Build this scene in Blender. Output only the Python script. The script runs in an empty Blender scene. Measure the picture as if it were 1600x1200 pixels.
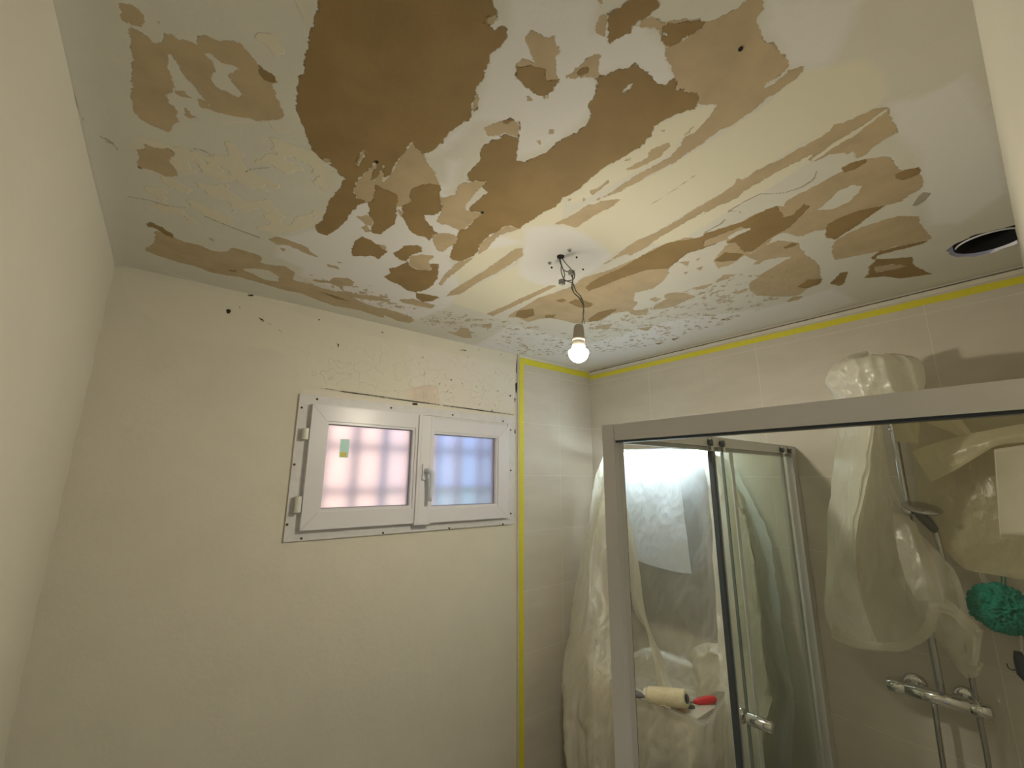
import bpy, bmesh, math, random
import numpy as np
from mathutils import Vector, Matrix, noise
random.seed(7)
sc = bpy.context.scene
C = sc.collection

# ---------------------------------------------------------------- camera
F_PX = 668.09; YAW = 0.6702985; PITCH = 0.2135962; ROLL = 0.0050242
CAM = Vector((0, 0, 1.75))
def cam_axes():
    cy, sy = math.cos(YAW), math.sin(YAW); cp, sp = math.cos(PITCH), math.sin(PITCH)
    f = Vector((sy*cp, cy*cp, sp)); r = Vector((cy, -sy, 0)); u = r.cross(f)
    cr, sr = math.cos(ROLL), math.sin(ROLL)
    return cr*r + sr*u, -sr*r + cr*u, f
RT, UP, FW = cam_axes()
cd = bpy.data.cameras.new('camera'); cam = bpy.data.objects.new('camera', cd); C.objects.link(cam)
m = Matrix((RT, UP, -FW)).transposed().to_4x4(); m.translation = CAM
cam.matrix_world = m
cd.sensor_width = 36; cd.lens = F_PX*36/1600; cd.clip_start = 0.005
sc.camera = cam
def ray(u, v): return (RT*((u-800)/F_PX) + UP*((600-v)/F_PX) + FW)
def on_x(u, v, X): q = ray(u, v); return CAM + q*(X/q.x)
def on_y(u, v, Y): q = ray(u, v); return CAM + q*(Y/q.y)
def on_z(u, v, Z): q = ray(u, v); return CAM + q*((Z-CAM.z)/q.z)

# ---------------------------------------------------------------- world, sun, exposure
sc.view_settings.view_transform = 'Standard'; sc.view_settings.look = 'None'
sc.view_settings.gamma = 1; sc.view_settings.use_curve_mapping = False
sc.view_settings.exposure = 0.0
W = bpy.data.worlds.new('sky'); sc.world = W; W.use_nodes = True
bg = W.node_tree.nodes['Background']; bg.inputs[0].default_value = (.42, .58, 1.0, 1); bg.inputs[1].default_value = 1.3
sl = bpy.data.lights.new('sun', 'SUN'); sl.energy = 4.7; sl.color = (1, .86, .72); sl.angle = .02
so = bpy.data.objects.new('sun', sl); C.objects.link(so)
so.rotation_euler = Vector((.25, 1, -.8)).to_track_quat('-Z', 'Y').to_euler()
BULB = 600.0       # radiance of the pendant bulb
LED = 68.0         # radiance of the strip above the mirror
HALL_FILL = 30.0  # radiance of the added fill lamp in the hallway

# ---------------------------------------------------------------- room numbers (metres)
XL = -0.2296; XR = 2.1536; YB = 1.8851; YF = -0.0323; H = 2.4529
TX = 1.532        # where the tiling starts on the window wall

# ---------------------------------------------------------------- helpers
def obj(name, bm, mat, parent=None, smooth=False, bevel=0, seg=2, label=None, cat=None, group=None, kind=None):
    if bevel:
        bmesh.ops.bevel(bm, geom=[e for e in bm.edges if len(e.link_faces) == 2 and e.calc_face_angle(0) > .5],
                        offset=bevel, segments=seg, affect='EDGES', profile=.6)
    me = bpy.data.meshes.new(name); bm.to_mesh(me); bm.free()
    if smooth:
        for p in me.polygons: p.use_smooth = True
    if mat: me.materials.append(mat)
    o = bpy.data.objects.new(name, me); C.objects.link(o)
    if parent:
        o.parent = parent; o.matrix_parent_inverse = Matrix.Translation(-parent.location)
        if parent.parent: pass
    if label: o['label'] = label
    if cat: o['category'] = cat
    if group: o['group'] = group
    if kind: o['kind'] = kind
    return o
def thing(name, label, cat, loc=(0, 0, 0), group=None):
    o = bpy.data.objects.new(name, None); C.objects.link(o); o.location = loc; o.empty_display_size = .05
    o['label'] = label; o['category'] = cat
    if group: o['group'] = group
    return o
def box(bm, x0, x1, y0, y1, z0, z1):
    v = [bm.verts.new((x, y, z)) for x in (x0, x1) for y in (y0, y1) for z in (z0, z1)]
    for f in ((0, 1, 3, 2), (4, 6, 7, 5), (0, 4, 5, 1), (2, 3, 7, 6), (0, 2, 6, 4), (1, 5, 7, 3)):
        bm.faces.new([v[i] for i in f])
    return bm
def B(*a): return box(bmesh.new(), *a)
def tube(bm, pts, rads, n=16, cap=True):
    pts = [Vector(p) for p in pts]
    if not hasattr(rads, '__len__'): rads = [rads]*len(pts)
    rings = []; prev = None
    for i, p in enumerate(pts):
        a = pts[max(i-1, 0)]; b = pts[min(i+1, len(pts)-1)]; d = (b-a).normalized() if (b-a).length > 1e-9 else Vector((0, 0, 1))
        if prev is None: up = Vector((0, 0, 1)) if abs(d.z) < .9 else Vector((1, 0, 0)); s = d.cross(up).normalized()
        else: s = (prev - d*prev.dot(d)).normalized()
        prev = s; t = d.cross(s)
        rings.append([bm.verts.new(p + (s*math.cos(2*math.pi*k/n) + t*math.sin(2*math.pi*k/n))*rads[i]) for k in range(n)])
    for i in range(len(rings)-1):
        for k in range(n):
            bm.faces.new((rings[i][k], rings[i][(k+1) % n], rings[i+1][(k+1) % n], rings[i+1][k]))
    if cap:
        bm.faces.new(rings[0][::-1]); bm.faces.new(rings[-1])
    return bm
def spline(P, n):
    P = [Vector(p) for p in P]; Q = [P[0]*2-P[1]] + P + [P[-1]*2-P[-2]]; out = []
    for i in range(n):
        t = i/(n-1)*(len(P)-1); k = min(int(t), len(P)-2); t -= k
        a, b, c, d = Q[k:k+4]
        out.append(.5*((2*b) + (c-a)*t + (2*a-5*b+4*c-d)*t*t + (3*b-a-3*c+d)*t*t*t))
    return out

# ---------------------------------------------------------------- materials
def mat(name, col=(.8, .8, .8), rough=.5, metal=0, spec=.5, bump=0, bscale=40, emit=None, estr=0, mottle=0, mscale=8, trans=0, ior=1.45):
    M = bpy.data.materials.new(name); M.use_nodes = True; N = M.node_tree; b = N.nodes['Principled BSDF']
    b.inputs['Base Color'].default_value = (*col, 1); b.inputs['Roughness'].default_value = rough
    b.inputs['Metallic'].default_value = metal; b.inputs['Specular IOR Level'].default_value = spec
    b.inputs['IOR'].default_value = ior; b.inputs['Transmission Weight'].default_value = trans
    if emit: b.inputs['Emission Color'].default_value = (*emit, 1); b.inputs['Emission Strength'].default_value = estr
    if bump or mottle:
        tc = N.nodes.new('ShaderNodeTexCoord'); n = N.nodes.new('ShaderNodeTexNoise'); n.inputs['Detail'].default_value = 6
        N.links.new(tc.outputs['Object'], n.inputs['Vector'])
        if bump:
            n.inputs['Scale'].default_value = bscale
            bp = N.nodes.new('ShaderNodeBump'); bp.inputs['Strength'].default_value = bump; bp.inputs['Distance'].default_value = .002
            N.links.new(n.outputs['Fac'], bp.inputs['Height']); N.links.new(bp.outputs['Normal'], b.inputs['Normal'])
        if mottle:
            n2 = N.nodes.new('ShaderNodeTexNoise'); n2.inputs['Scale'].default_value = mscale; n2.inputs['Detail'].default_value = 5
            N.links.new(tc.outputs['Object'], n2.inputs['Vector'])
            mx = N.nodes.new('ShaderNodeMix'); mx.data_type = 'RGBA'
            mx.inputs[6].default_value = (*[c*(1-mottle) for c in col], 1); mx.inputs[7].default_value = (*[min(1, c*(1+mottle)) for c in col], 1)
            N.links.new(n2.outputs['Fac'], mx.inputs[0]); N.links.new(mx.outputs[2], b.inputs['Base Color'])
    return M
WALLC = (.70, .665, .56)
M_wall = mat('wall_paint', WALLC, .65, bump=.35, bscale=60, mottle=.03, mscale=5)
M_pvc = mat('white_pvc', (.73, .72, .76), .3, mottle=.02)
M_pvcold = mat('scuffed_white_pvc', (.68, .67, .68), .45, mottle=.12, mscale=30)
M_cream = mat('cream_plastic', (.72, .70, .64), .4)
M_alu = mat('satin_aluminium', (.67, .655, .64), .42, metal=.08)
M_chrome = mat('chrome', (.75, .75, .75), .12, metal=1)
M_dchrome = mat('worn_chrome', (.5, .5, .5), .25, metal=1)
M_seal = mat('dark_seal', (.03, .04, .055), .35)
M_black = mat('black_rubber', (.02, .02, .022), .5)
M_dark = mat('dark_hole', (.015, .013, .01), .9)
M_screw = mat('rusty_screw', (.11, .055, .03), .6, metal=.3)
M_tape = mat('yellow_masking_tape', (.72, .66, .05), .6, mottle=.08, mscale=60)
M_ceram = mat('white_ceramic', (.60, .57, .48), .15)
M_cab = mat('vanity_grey', (.3, .29, .28), .4)
M_grey = mat('grey_plastic', (.16, .16, .17), .45)
M_red = mat('red_plastic', (.62, .02, .03), .3)
M_steel = mat('dirty_steel', (.25, .25, .23), .35, metal=.8, mottle=.3, mscale=60)
M_fleece = mat('paint_roller_fleece', (.80, .70, .48), .95, bump=1, bscale=260, mottle=.15, mscale=25)
M_green = mat('teal_mesh', (.0, .24, .17), .75)
M_wire = mat('grey_wire', (.13, .12, .11), .45)
M_floor = mat('floor_tile', (.35, .33, .3), .5)
M_peach = mat('peach_render', (.90, .66, .53), .9)
M_leaf = mat('hedge', (.25, .45, .10), .9, mottle=.4, mscale=3)
M_bars = mat('painted_iron', (.60, .64, .82), .6)
M_paper = mat('masking_paper', (.62, .58, .47), .85, mottle=.12, mscale=14)

def glass_mat(name, tint, rough=0.0):
    M = bpy.data.materials.new(name); M.use_nodes = True; N = M.node_tree; N.nodes.clear()
    out = N.nodes.new('ShaderNodeOutputMaterial'); t = N.nodes.new('ShaderNodeBsdfTransparent'); g = N.nodes.new('ShaderNodeBsdfGlossy')
    mx = N.nodes.new('ShaderNodeMixShader'); lw = N.nodes.new('ShaderNodeLayerWeight'); lw.inputs[0].default_value = .5
    pw = N.nodes.new('ShaderNodeMath'); pw.operation = 'POWER'; pw.inputs[1].default_value = 4; N.links.new(lw.outputs['Facing'], pw.inputs[0])
    fr = N.nodes.new('ShaderNodeMath'); fr.operation = 'MULTIPLY_ADD'; fr.inputs[1].default_value = .6; fr.inputs[2].default_value = .03; N.links.new(pw.outputs[0], fr.inputs[0])
    t.inputs[0].default_value = (*tint, 1); g.inputs['Roughness'].default_value = rough
    N.links.new(fr.outputs[0], mx.inputs[0]); N.links.new(t.outputs[0], mx.inputs[1]); N.links.new(g.outputs[0], mx.inputs[2]); N.links.new(mx.outputs[0], out.inputs[0])
    return M
M_glass = glass_mat('shower_glass', (.945, .965, .925), .02)
M_clear = glass_mat('front_glass', (.97, .98, .97), .02)
def frosted():
    M = bpy.data.materials.new('frosted_glass'); M.use_nodes = True; N = M.node_tree; b = N.nodes['Principled BSDF']
    b.inputs['Base Color'].default_value = (.97, .97, .97, 1); b.inputs['Transmission Weight'].default_value = 1
    b.inputs['Roughness'].default_value = .5; b.inputs['IOR'].default_value = 1.28
    tc = N.nodes.new('ShaderNodeTexCoord'); n = N.nodes.new('ShaderNodeTexNoise'); n.inputs['Scale'].default_value = 130; n.inputs['Detail'].default_value = 3
    bp = N.nodes.new('ShaderNodeBump'); bp.inputs['Strength'].default_value = .5; bp.inputs['Distance'].default_value = .003
    N.links.new(tc.outputs['Object'], n.inputs['Vector']); N.links.new(n.outputs['Fac'], bp.inputs['Height']); N.links.new(bp.outputs['Normal'], b.inputs['Normal'])
    return M
M_frost = frosted()
def plastic(name, col, opac, rough=.35, bump=.85, bscale=22):
    M = bpy.data.materials.new(name); M.use_nodes = True; N = M.node_tree; N.nodes.clear(); L = N.links.new
    out = N.nodes.new('ShaderNodeOutputMaterial'); tr = N.nodes.new('ShaderNodeBsdfTransparent'); tr.inputs[0].default_value = (.97, .96, .92, 1)
    df = N.nodes.new('ShaderNodeBsdfDiffuse'); tl = N.nodes.new('ShaderNodeBsdfTranslucent'); gl = N.nodes.new('ShaderNodeBsdfGlossy')
    df.inputs[0].default_value = (*col, 1); tl.inputs[0].default_value = (*col, 1); gl.inputs['Roughness'].default_value = rough
    m1 = N.nodes.new('ShaderNodeMixShader'); m1.inputs[0].default_value = .45
    m2 = N.nodes.new('ShaderNodeMixShader'); m3 = N.nodes.new('ShaderNodeMixShader'); m3.inputs[0].default_value = .08
    tc = N.nodes.new('ShaderNodeTexCoord'); n = N.nodes.new('ShaderNodeTexNoise'); n.inputs['Scale'].default_value = bscale; n.inputs['Detail'].default_value = 4
    v = N.nodes.new('ShaderNodeTexVoronoi'); v.inputs['Scale'].default_value = 9; v.feature = 'F1'
    mp = N.nodes.new('ShaderNodeMapping'); mp.inputs['Scale'].default_value = (1, 1, .45); L(tc.outputs['Object'], mp.inputs[0])
    wn = N.nodes.new('ShaderNodeMix'); wn.data_type = 'RGBA'; wn.inputs[0].default_value = .12; L(mp.outputs[0], wn.inputs[6])
    n3 = N.nodes.new('ShaderNodeTexNoise'); n3.inputs['Scale'].default_value = 5; L(mp.outputs[0], n3.inputs['Vector']); L(n3.outputs['Color'], wn.inputs[7])
    L(wn.outputs[2], v.inputs['Vector']); L(mp.outputs[0], n.inputs['Vector'])
    ad = N.nodes.new('ShaderNodeMath'); ad.operation = 'MULTIPLY_ADD'; L(v.outputs['Distance'], ad.inputs[0]); ad.inputs[1].default_value = 2.0; L(n.outputs['Fac'], ad.inputs[2])
    bp = N.nodes.new('ShaderNodeBump'); bp.inputs['Strength'].default_value = bump; bp.inputs['Distance'].default_value = .012; L(ad.outputs[0], bp.inputs['Height'])
    for s in (df, tl, gl): L(bp.outputs['Normal'], s.inputs['Normal'])
    # thicker looking where the film is seen edge-on
    lw = N.nodes.new('ShaderNodeLayerWeight'); lw.inputs[0].default_value = .5
    mr = N.nodes.new('ShaderNodeMapRange'); mr.inputs[3].default_value = opac; mr.inputs[4].default_value = min(1, opac+.35); L(lw.outputs['Facing'], mr.inputs[0])
    L(df.outputs[0], m1.inputs[1]); L(tl.outputs[0], m1.inputs[2]); L(mr.outputs[0], m2.inputs[0]); L(tr.outputs[0], m2.inputs[1]); L(m1.outputs[0], m2.inputs[2])
    L(m2.outputs[0], m3.inputs[1]); L(gl.outputs[0], m3.inputs[2]); L(m3.outputs[0], out.inputs[0])
    return M
M_film = plastic('cream_dust_sheet', (.86, .82, .68), .74)
M_filmthin = plastic('thin_dust_sheet', (.86, .85, .80), .20)
M_filmfold = plastic('doubled_dust_sheet', (.84, .88, .90), .78)
M_filmapron = plastic('apron_dust_sheet', (.84, .80, .68), .58)
M_filmbag = plastic('bag_film', (.80, .77, .65), .62)
M_filmlit = plastic('lit_fold_film', (.87, .86, .77), .90)  # whiter film: lamp light on the folds is put into the colour
M_filmhem = plastic('hem_film', (.84, .81, .70), .45)
M_filmyel = plastic('yellowed_dust_sheet', (.70, .64, .42), .66)
M_filmyel2 = plastic('yellowed_fold', (.78, .72, .50), .86)

def tile_mat(name, ax, u0, z0):
    M = bpy.data.materials.new(name); M.use_nodes = True; N = M.node_tree; L = N.links.new; b = N.nodes['Principled BSDF']
    tc = N.nodes.new('ShaderNodeTexCoord'); sp = N.nodes.new('ShaderNodeSeparateXYZ'); L(tc.outputs['Object'], sp.inputs[0])
    def mth(op, a, b_=None):
        n = N.nodes.new('ShaderNodeMath'); n.operation = op
        for i, s in enumerate((a, b_)):
            if s is None: continue
            if isinstance(s, (int, float)): n.inputs[i].default_value = s
            else: L(s, n.inputs[i])
        return n.outputs[0]
    def edge(c, o, w):
        f = mth('FRACT', mth('DIVIDE', mth('SUBTRACT', c, o-30*w), w)); return mth('MULTIPLY', mth('MINIMUM', f, mth('SUBTRACT', 1.0, f)), w)
    d = mth('MINIMUM', edge(sp.outputs[ax], u0, .6), edge(sp.outputs[2], z0, .3))
    g = N.nodes.new('ShaderNodeMapRange'); g.inputs[1].default_value = .0010; g.inputs[2].default_value = .0018; L(d, g.inputs[0])
    n = N.nodes.new('ShaderNodeTexNoise'); n.inputs['Scale'].default_value = 3; n.inputs['Detail'].default_value = 8; n.inputs['Roughness'].default_value = .65
    mp = N.nodes.new('ShaderNodeMapping'); mp.inputs['Scale'].default_value = (1, 1, 3.5); L(tc.outputs['Object'], mp.inputs[0]); L(mp.outputs[0], n.inputs['Vector'])
    cr = N.nodes.new('ShaderNodeMix'); cr.data_type = 'RGBA'; cr.inputs[6].default_value = (.52, .475, .40, 1); cr.inputs[7].default_value = (.70, .655, .57, 1); L(n.outputs['Fac'], cr.inputs[0])
    mx = N.nodes.new('ShaderNodeMix'); mx.data_type = 'RGBA'; mx.inputs[6].default_value = (.72, .69, .60, 1); L(g.outputs[0], mx.inputs[0]); L(cr.outputs[2], mx.inputs[7]); L(mx.outputs[2], b.inputs['Base Color'])
    b.inputs['Roughness'].default_value = .42
    bp = N.nodes.new('ShaderNodeBump'); bp.inputs['Strength'].default_value = .5; bp.inputs['Distance'].default_value = .001; L(g.outputs[0], bp.inputs['Height']); L(bp.outputs[0], b.inputs['Normal'])
    return M
Z0 = 1.75+.6066
M_tileb = tile_mat('beige_tile_window_wall', 0, 1.862, Z0)
M_tiler = tile_mat('beige_tile_shower_wall', 1, .822, Z0)

# ---------------------------------------------------------------- painted-patch fields (stains with their own shape)
def px_poly(crop, pts, plane, scale=None):
    ox, oy, s = crop
    out = []
    for (a, b_) in pts:
        u, v = ox+a/s, oy+b_/s
        if plane == 'z': p = on_z(u, v, H); out.append((p.x, p.y))
        elif plane == 'y': p = on_y(u, v, YB); out.append((p.x, p.z))
    return np.array(out)
def sdf(P, poly, margin=.08):
    out = np.full(len(P), -margin)
    lo = poly.min(0)-margin; hi = poly.max(0)+margin
    idx = np.where((P[:, 0] > lo[0]) & (P[:, 0] < hi[0]) & (P[:, 1] > lo[1]) & (P[:, 1] < hi[1]))[0]
    Q = P[idx]; n = len(poly); d = np.full(len(Q), 9.); ins = np.zeros(len(Q), bool)
    for i in range(n):
        a = poly[i]; b_ = poly[(i+1) % n]; e = b_-a; w = Q-a
        t = np.clip((w@e)/max(e@e, 1e-12), 0, 1); q = w-t[:, None]*e; d = np.minimum(d, (q**2).sum(1))
        c = ((a[1] <= Q[:, 1]) != (b_[1] <= Q[:, 1]))
        with np.errstate(divide='ignore', invalid='ignore'):
            xi = a[0]+(Q[:, 1]-a[1])*(b_[0]-a[0])/(b_[1]-a[1] if b_[1] != a[1] else 1e-12)
        ins ^= c & (Q[:, 0] < xi)
    d = np.sqrt(d); out[idx] = np.maximum(np.where(ins, d, -d), -margin)
    return out
ORDER = ['base', 'cream', 'white', 'tan', 'brown']
def paint(P, items, plane):
    F = {k: np.full(len(P), -.08) for k in ORDER+['speck', 'flake', 'mark']}
    for k, crop, pts in items:
        s = sdf(P, px_poly(crop, pts, plane))
        if k in ('speck', 'flake', 'mark'): F[k] = np.maximum(F[k], s); continue
        F[k] = np.maximum(F[k], s)
        for j in ORDER[ORDER.index(k)+1:]: F[j] = np.minimum(F[j], -s)
    return F
C1 = (80, 0, 4); C2 = (440, 0, 4); C3 = (800, 0, 4); C4 = (1200, 0, 4); C5 = (200, 250, 4); C6 = (480, 250, 4); C7 = (760, 250, 4); C8 = (1100, 200, 4); PX = (0, 0, 1)
I = []
def add(k, c, *polys):
    for p in polys: I.append((k, c, p))
# pale creamy bands and the fresh white filler
add('cream', PX, [(1257,107),(1350,92),(1382,112),(1385,150),(1372,162),(1340,182),(1302,198),(1255,222),(1150,288),(1075,332),(1020,365),(975,388),(945,405),(900,380),(870,352),(900,330),(960,302),(1050,257),(1100,227),(1200,160)],
    [(845,390),(820,408),(760,440),(695,463),(700,472),(770,494),(880,448),(860,400)],
    [(1275,210),(1340,190),(1300,225),(1250,262),(1180,310),(1140,330),(1050,385),(1010,380),(1075,345),(1180,285)])
add('cream', C6, [(1600,240),(1430,350),(1330,430),(1150,520),(1000,620),(850,720),(840,800),(870,860),(960,780),(1100,690),(1300,560),(1600,440)])
add('white', C7, [(240,430),(300,412),(420,405),(520,420),(600,450),(640,480),(700,520),(740,560),(780,600),(740,640),(700,680),(640,710),(560,760),(480,785),(400,790),(320,780),(260,760),(210,720),(205,660),(215,600),(235,500)])
add('white', PX, [(1195,-5),(1345,-5),(1318,60),(1295,100),(1258,105),(1230,100),(1215,70),(1198,45)],
    [(1385,160),(1440,150),(1505,118),(1555,200),(1575,300),(1500,350),(1455,352),(1440,290),(1438,240),(1402,210)],
    [(250,420),(400,470),(560,520),(700,555),(800,572),(800,585),(650,550),(450,490),(300,440)],
    [(480,395),(600,420),(700,480),(650,500),(560,470),(470,430)], [(800,505),(900,535),(1000,540),(1100,500),(1150,520),(1000,560),(900,580),(800,560),(760,530)],
    [(700,560),(930,590),(1200,520),(1340,470),(1300,450),(1200,480),(1050,500),(900,545),(780,520)])
add('white', PX, [(800,-5),(935,-5),(925,50),(960,45),(1000,35),(1045,75),(1055,125),(1020,135),(990,100),(930,120),(935,150),(920,180),(870,220),(800,250),(760,250),(770,190),(740,190),(700,230),(670,240),(745,170),(765,90),(795,45)],
    [(560,310),(700,285),(700,250),(720,250),(700,300),(760,360),(820,380),(700,400),(720,450),(700,480),(640,460),(560,470),(500,430),(430,400),(440,370),(520,350)])
# top left patches
add('tan', C1, [(485,185),(560,210),(620,240),(640,275),(700,270),(705,215),(760,220),(785,255),(850,265),(910,280),(930,220),(980,230),(1040,270),(1120,255),(1180,280),(1240,340),(1300,420),(1400,480),(1410,520),(1390,530),(1415,610),(1450,700),(1445,745),(1380,755),(1290,755),(1150,730),(1000,695),(990,660),(940,610),(900,550),(830,480),(780,390),(750,350),(710,330),(730,400),(740,470),(760,520),(780,560),(720,600),(740,650),(775,670),(790,730),(800,770),(760,790),(745,830),(690,810),(640,790),(560,750),(515,700),(500,600),(505,480),(510,350),(495,280)])
add('base', C1, [(975,345),(1010,340),(1060,390),(1130,410),(1180,440),(1090,465),(1140,520),(1180,580),(1240,600),(1170,605),(1090,580),(1040,560),(1000,490),(1020,440)])
add('brown', C1, [(1300,420),(1400,480),(1390,530),(1340,500),(1295,460)], [(680,940),(740,930),(775,965),(740,1010),(700,990)], [(530,1020),(560,1030),(580,1060),(545,1050)])
add('tan', C1, [(425,20),(500,40),(560,70),(580,105),(565,175),(540,170),(490,155),(440,130)], [(665,125),(690,125),(690,160),(665,155)],
    [(580,900),(640,920),(700,930),(740,930),(775,965),(740,1010),(790,1070),(790,1100),(720,1105),(640,1065),(560,1050),(530,1025),(550,990),(535,940),(590,930)],
    [(920,620),(980,640),(985,680),(950,690),(920,650)], [(830,680),(860,680),(870,720),(930,740),(870,745),(835,715)], [(770,560),(830,575),(880,620),(820,610),(780,590)], [(345,880),(385,885),(390,905),(350,900)])
# the big damp brown area
add('brown', C2, [(235,-60),(235,60),(205,130),(175,210),(170,280),(180,295),(150,330),(140,400),(137,465),(108,485),(98,560),(90,640),(103,690),(110,740),(150,810),(165,880),(190,930),(240,985),(300,1030),(350,1065),(360,1090),(400,1115),
    (375,1150),(325,1215),(300,1245),(280,1310),(260,1375),(215,1400),(210,1415),(230,1450),(280,1467),(320,1445),(375,1410),(405,1370),(450,1310),(480,1280),(520,1262),(560,1265),(640,1260),(700,1230),
    (760,1100),(800,950),(850,945),(885,955),(930,950),(970,920),(1020,870),(1040,830),(1120,780),(1170,745),(1200,710),(1235,660),(1245,610),(1215,585),(1205,570),(1250,510),(1285,420),(1310,340),(1370,290),(1410,230),(1417,185),(1380,165),(1330,175),(1340,150),(1345,95),(1325,40),(1310,-10),(1300,-60)])
add('tan', C2, [(820,880),(845,930),(885,955),(920,1020),(965,1080),(985,1150),(960,1200),(930,1260),(840,1280),(700,1290),(560,1262),(470,1235),(450,1190),(470,1130),(520,1080),(590,1010),(600,1020),(575,1080),(560,1120),(580,1125),(610,1080),(640,1020),(635,1130),(680,1090),(720,1010),(760,960)],
    [(520,930),(530,945),(500,1000),(460,1060),(465,1020),(490,960)], [(1340,95),(1300,105),(1270,125),(1275,160),(1340,175),(1345,140)], [(245,985),(300,990),(320,1020),(280,1015)], [(1215,590),(1245,610),(1230,665),(1195,715),(1190,650)])
add('white', C2, [(1345,140),(1325,150),(1295,160),(1330,178),(1380,168)])
add('brown', C6, [(430,150),(480,180),(520,190),(570,220),(570,260),(555,300),(560,350),(545,400),(500,430),(460,460),(420,460),(400,440),(410,400),(385,340),(395,300),(380,280),(415,240)],
    [(650,175),(760,140),(840,155),(825,235),(850,260),(840,300),(820,335),(740,345),(735,365),(770,400),(800,440),(825,460),(780,470),(770,510),(730,480),(680,465),(640,440),(620,390),(590,340),(585,300),(610,280),(650,250),(640,215)])
add('tan', C6, [(570,300),(600,320),(600,360),(580,350)], [(310,350),(380,340),(415,370),(410,410),(360,395)], [(340,420),(370,405),(400,440),(370,450)])
# second big brown area running to the lamp
add('tan', C3, [(960,290),(1040,265),(1100,220),(1180,180),(1220,130),(1290,110),(1340,80),(1400,60),(1440,20),(1480,-20),(1590,-20),(1560,60),(1520,120),(1550,180),(1560,240),(1600,255),(1640,270),(1670,310),(1710,340),(1730,385),(1720,420),(1660,480),(1600,510),(1550,550),(1600,545),(1700,470),(1730,430),(1780,415),(1830,415),(1815,440),(1780,480),(1710,530),(1600,605),
    (1500,690),(1400,760),(1280,820),(1200,880),(1100,950),(1000,1020),(900,1070),(800,1130),(700,1180),(640,1210),(500,1260),(540,1240),(640,1190),(700,1140),(780,1090),(880,1040),(980,980),(1040,920),(1080,850),(1150,820),(1200,760),(1250,700),(1280,650),(1210,650),(1150,640),(1080,560),(1030,560),(1020,480),(960,350)])
add('brown', C3, [(-320,1405),(-310,1370),(-270,1330),(-260,1280),(-150,1200),(-190,1160),(-280,1120),(-275,1080),(-240,1040),(-200,1000),(-200,960),(-180,910),(-140,880),(-60,850),(-90,800),(-50,770),(20,755),(60,735),(50,790),(50,860),(30,930),(30,1000),(80,1005),(150,980),(215,950),(290,880),(400,825),(480,760),(490,700),(480,660),(510,590),(535,545),(530,500),(545,475),(600,465),(660,430),(700,430),(770,395),(800,420),(850,445),(880,480),(905,535),(960,525),(1010,480),(1020,500),(1035,560),(1070,545),(1090,580),(1150,580),(1165,610),(1160,660),(1120,680),(1060,700),(1030,710),(950,745),(890,780),(880,820),(850,860),(800,920),(750,950),(690,990),(640,1020),(560,1050),(520,1090),(470,1130),(390,1200),(320,1235),(270,1290),(170,1340),(140,1370),(80,1400),(50,1430),(-30,1405),(-60,1430),(-130,1460),(-160,1490),(-200,1525),(-210,1570),(-240,1600),(-310,1635),(-360,1630),(-390,1605)][::1])
add('base', C3, [(660,580),(690,560),(720,530),(760,515),(740,550),(700,575)])
add('cream', C3, [(1030,710),(1120,680),(1220,650),(1280,650),(1240,710),(1190,780),(1130,830),(1050,860),(1010,950),(900,1010),(700,1110),(500,1220),(380,1270),(330,1240),(390,1200),(560,1050),(640,1010),(750,940),(800,920),(860,860),(890,780)])
add('tan', C3, [(870,920),(980,890),(990,910),(900,990),(780,1050),(700,1070),(760,1030),(850,980)], [(710,1050),(770,1030),(760,1055),(715,1065)], [(1080,840),(1130,790),(1110,830)], [(930,810),(965,795),(950,815)], [(520,1190),(600,1125),(610,1140),(540,1190)], [(700,1000),(745,985),(740,995)])
add('tan', C6, [(825,235),(920,215),(950,150),(1060,125),(1130,130),(1060,190),(990,280),(990,310),(1100,330),(1040,380),(990,430),(950,440),(900,415),(860,400),(800,400),(830,340),(845,280)],
    [(780,470),(830,455),(900,460),(940,480),(935,520),(880,545),(850,575),(820,570),(790,520)], [(1250,405),(1330,430),(1200,470),(1120,560),(1070,590),(1075,530),(1120,490),(1180,450)])
add('white', C6, [(735,340),(790,345),(800,380),(860,405),(940,450),(930,470),(850,440),(770,410),(740,370)])
add('tan', C2, [(1270,800),(1310,770),(1380,755),(1430,735),(1470,750),(1490,790),(1480,860),(1400,830),(1300,850)])
add('brown', C2, [(1385,760),(1430,735),(1460,750),(1410,770)])
add('tan', C3, [(340,480),(400,430),(450,380),(520,335),(560,335),(540,400),(545,470),(520,490),(480,490),(420,480),(380,490)])
add('brown', C3, [(400,465),(440,425),(475,425),(480,455),(430,475)], [(480,490),(550,470),(540,500)])
add('brown', C3, [(590,90),(640,60),(700,20),(740,-15),(900,-15),(930,20),(880,70),(860,100),(800,130),(750,170),(740,200),(690,230),(640,250),(600,255),(585,230),(580,150)])
add('tan', C3, [(550,90),(600,90),(590,240),(515,200),(530,150)], [(540,0),(565,0),(560,50),(548,40)])
add('tan', C3, [(860,100),(940,130),(1080,120),(1220,130),(1180,180),(1100,220),(1040,265),(960,290),(940,280),(920,190),(860,165),(770,165),(800,130)])
add('brown', C3, [(950,150),(1060,140),(1220,130),(1180,180),(1100,220),(1040,265),(985,290),(945,280),(940,240)])
add('base', C3, [(940,205),(965,195),(970,215),(945,225)])
add('tan', C3, [(120,180),(170,200),(200,225),(270,225),(275,290),(295,315),(275,345),(270,400),(290,470),(295,500),(250,570),(200,600),(150,590),(120,555),(70,530),(50,500),(25,480),(30,400),(55,365),(135,385),(110,310),(85,260)])
add('brown', C3, [(40,420),(130,410),(200,430),(220,500),(295,490),(250,570),(205,600),(150,590),(60,520),(25,485)])
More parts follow.
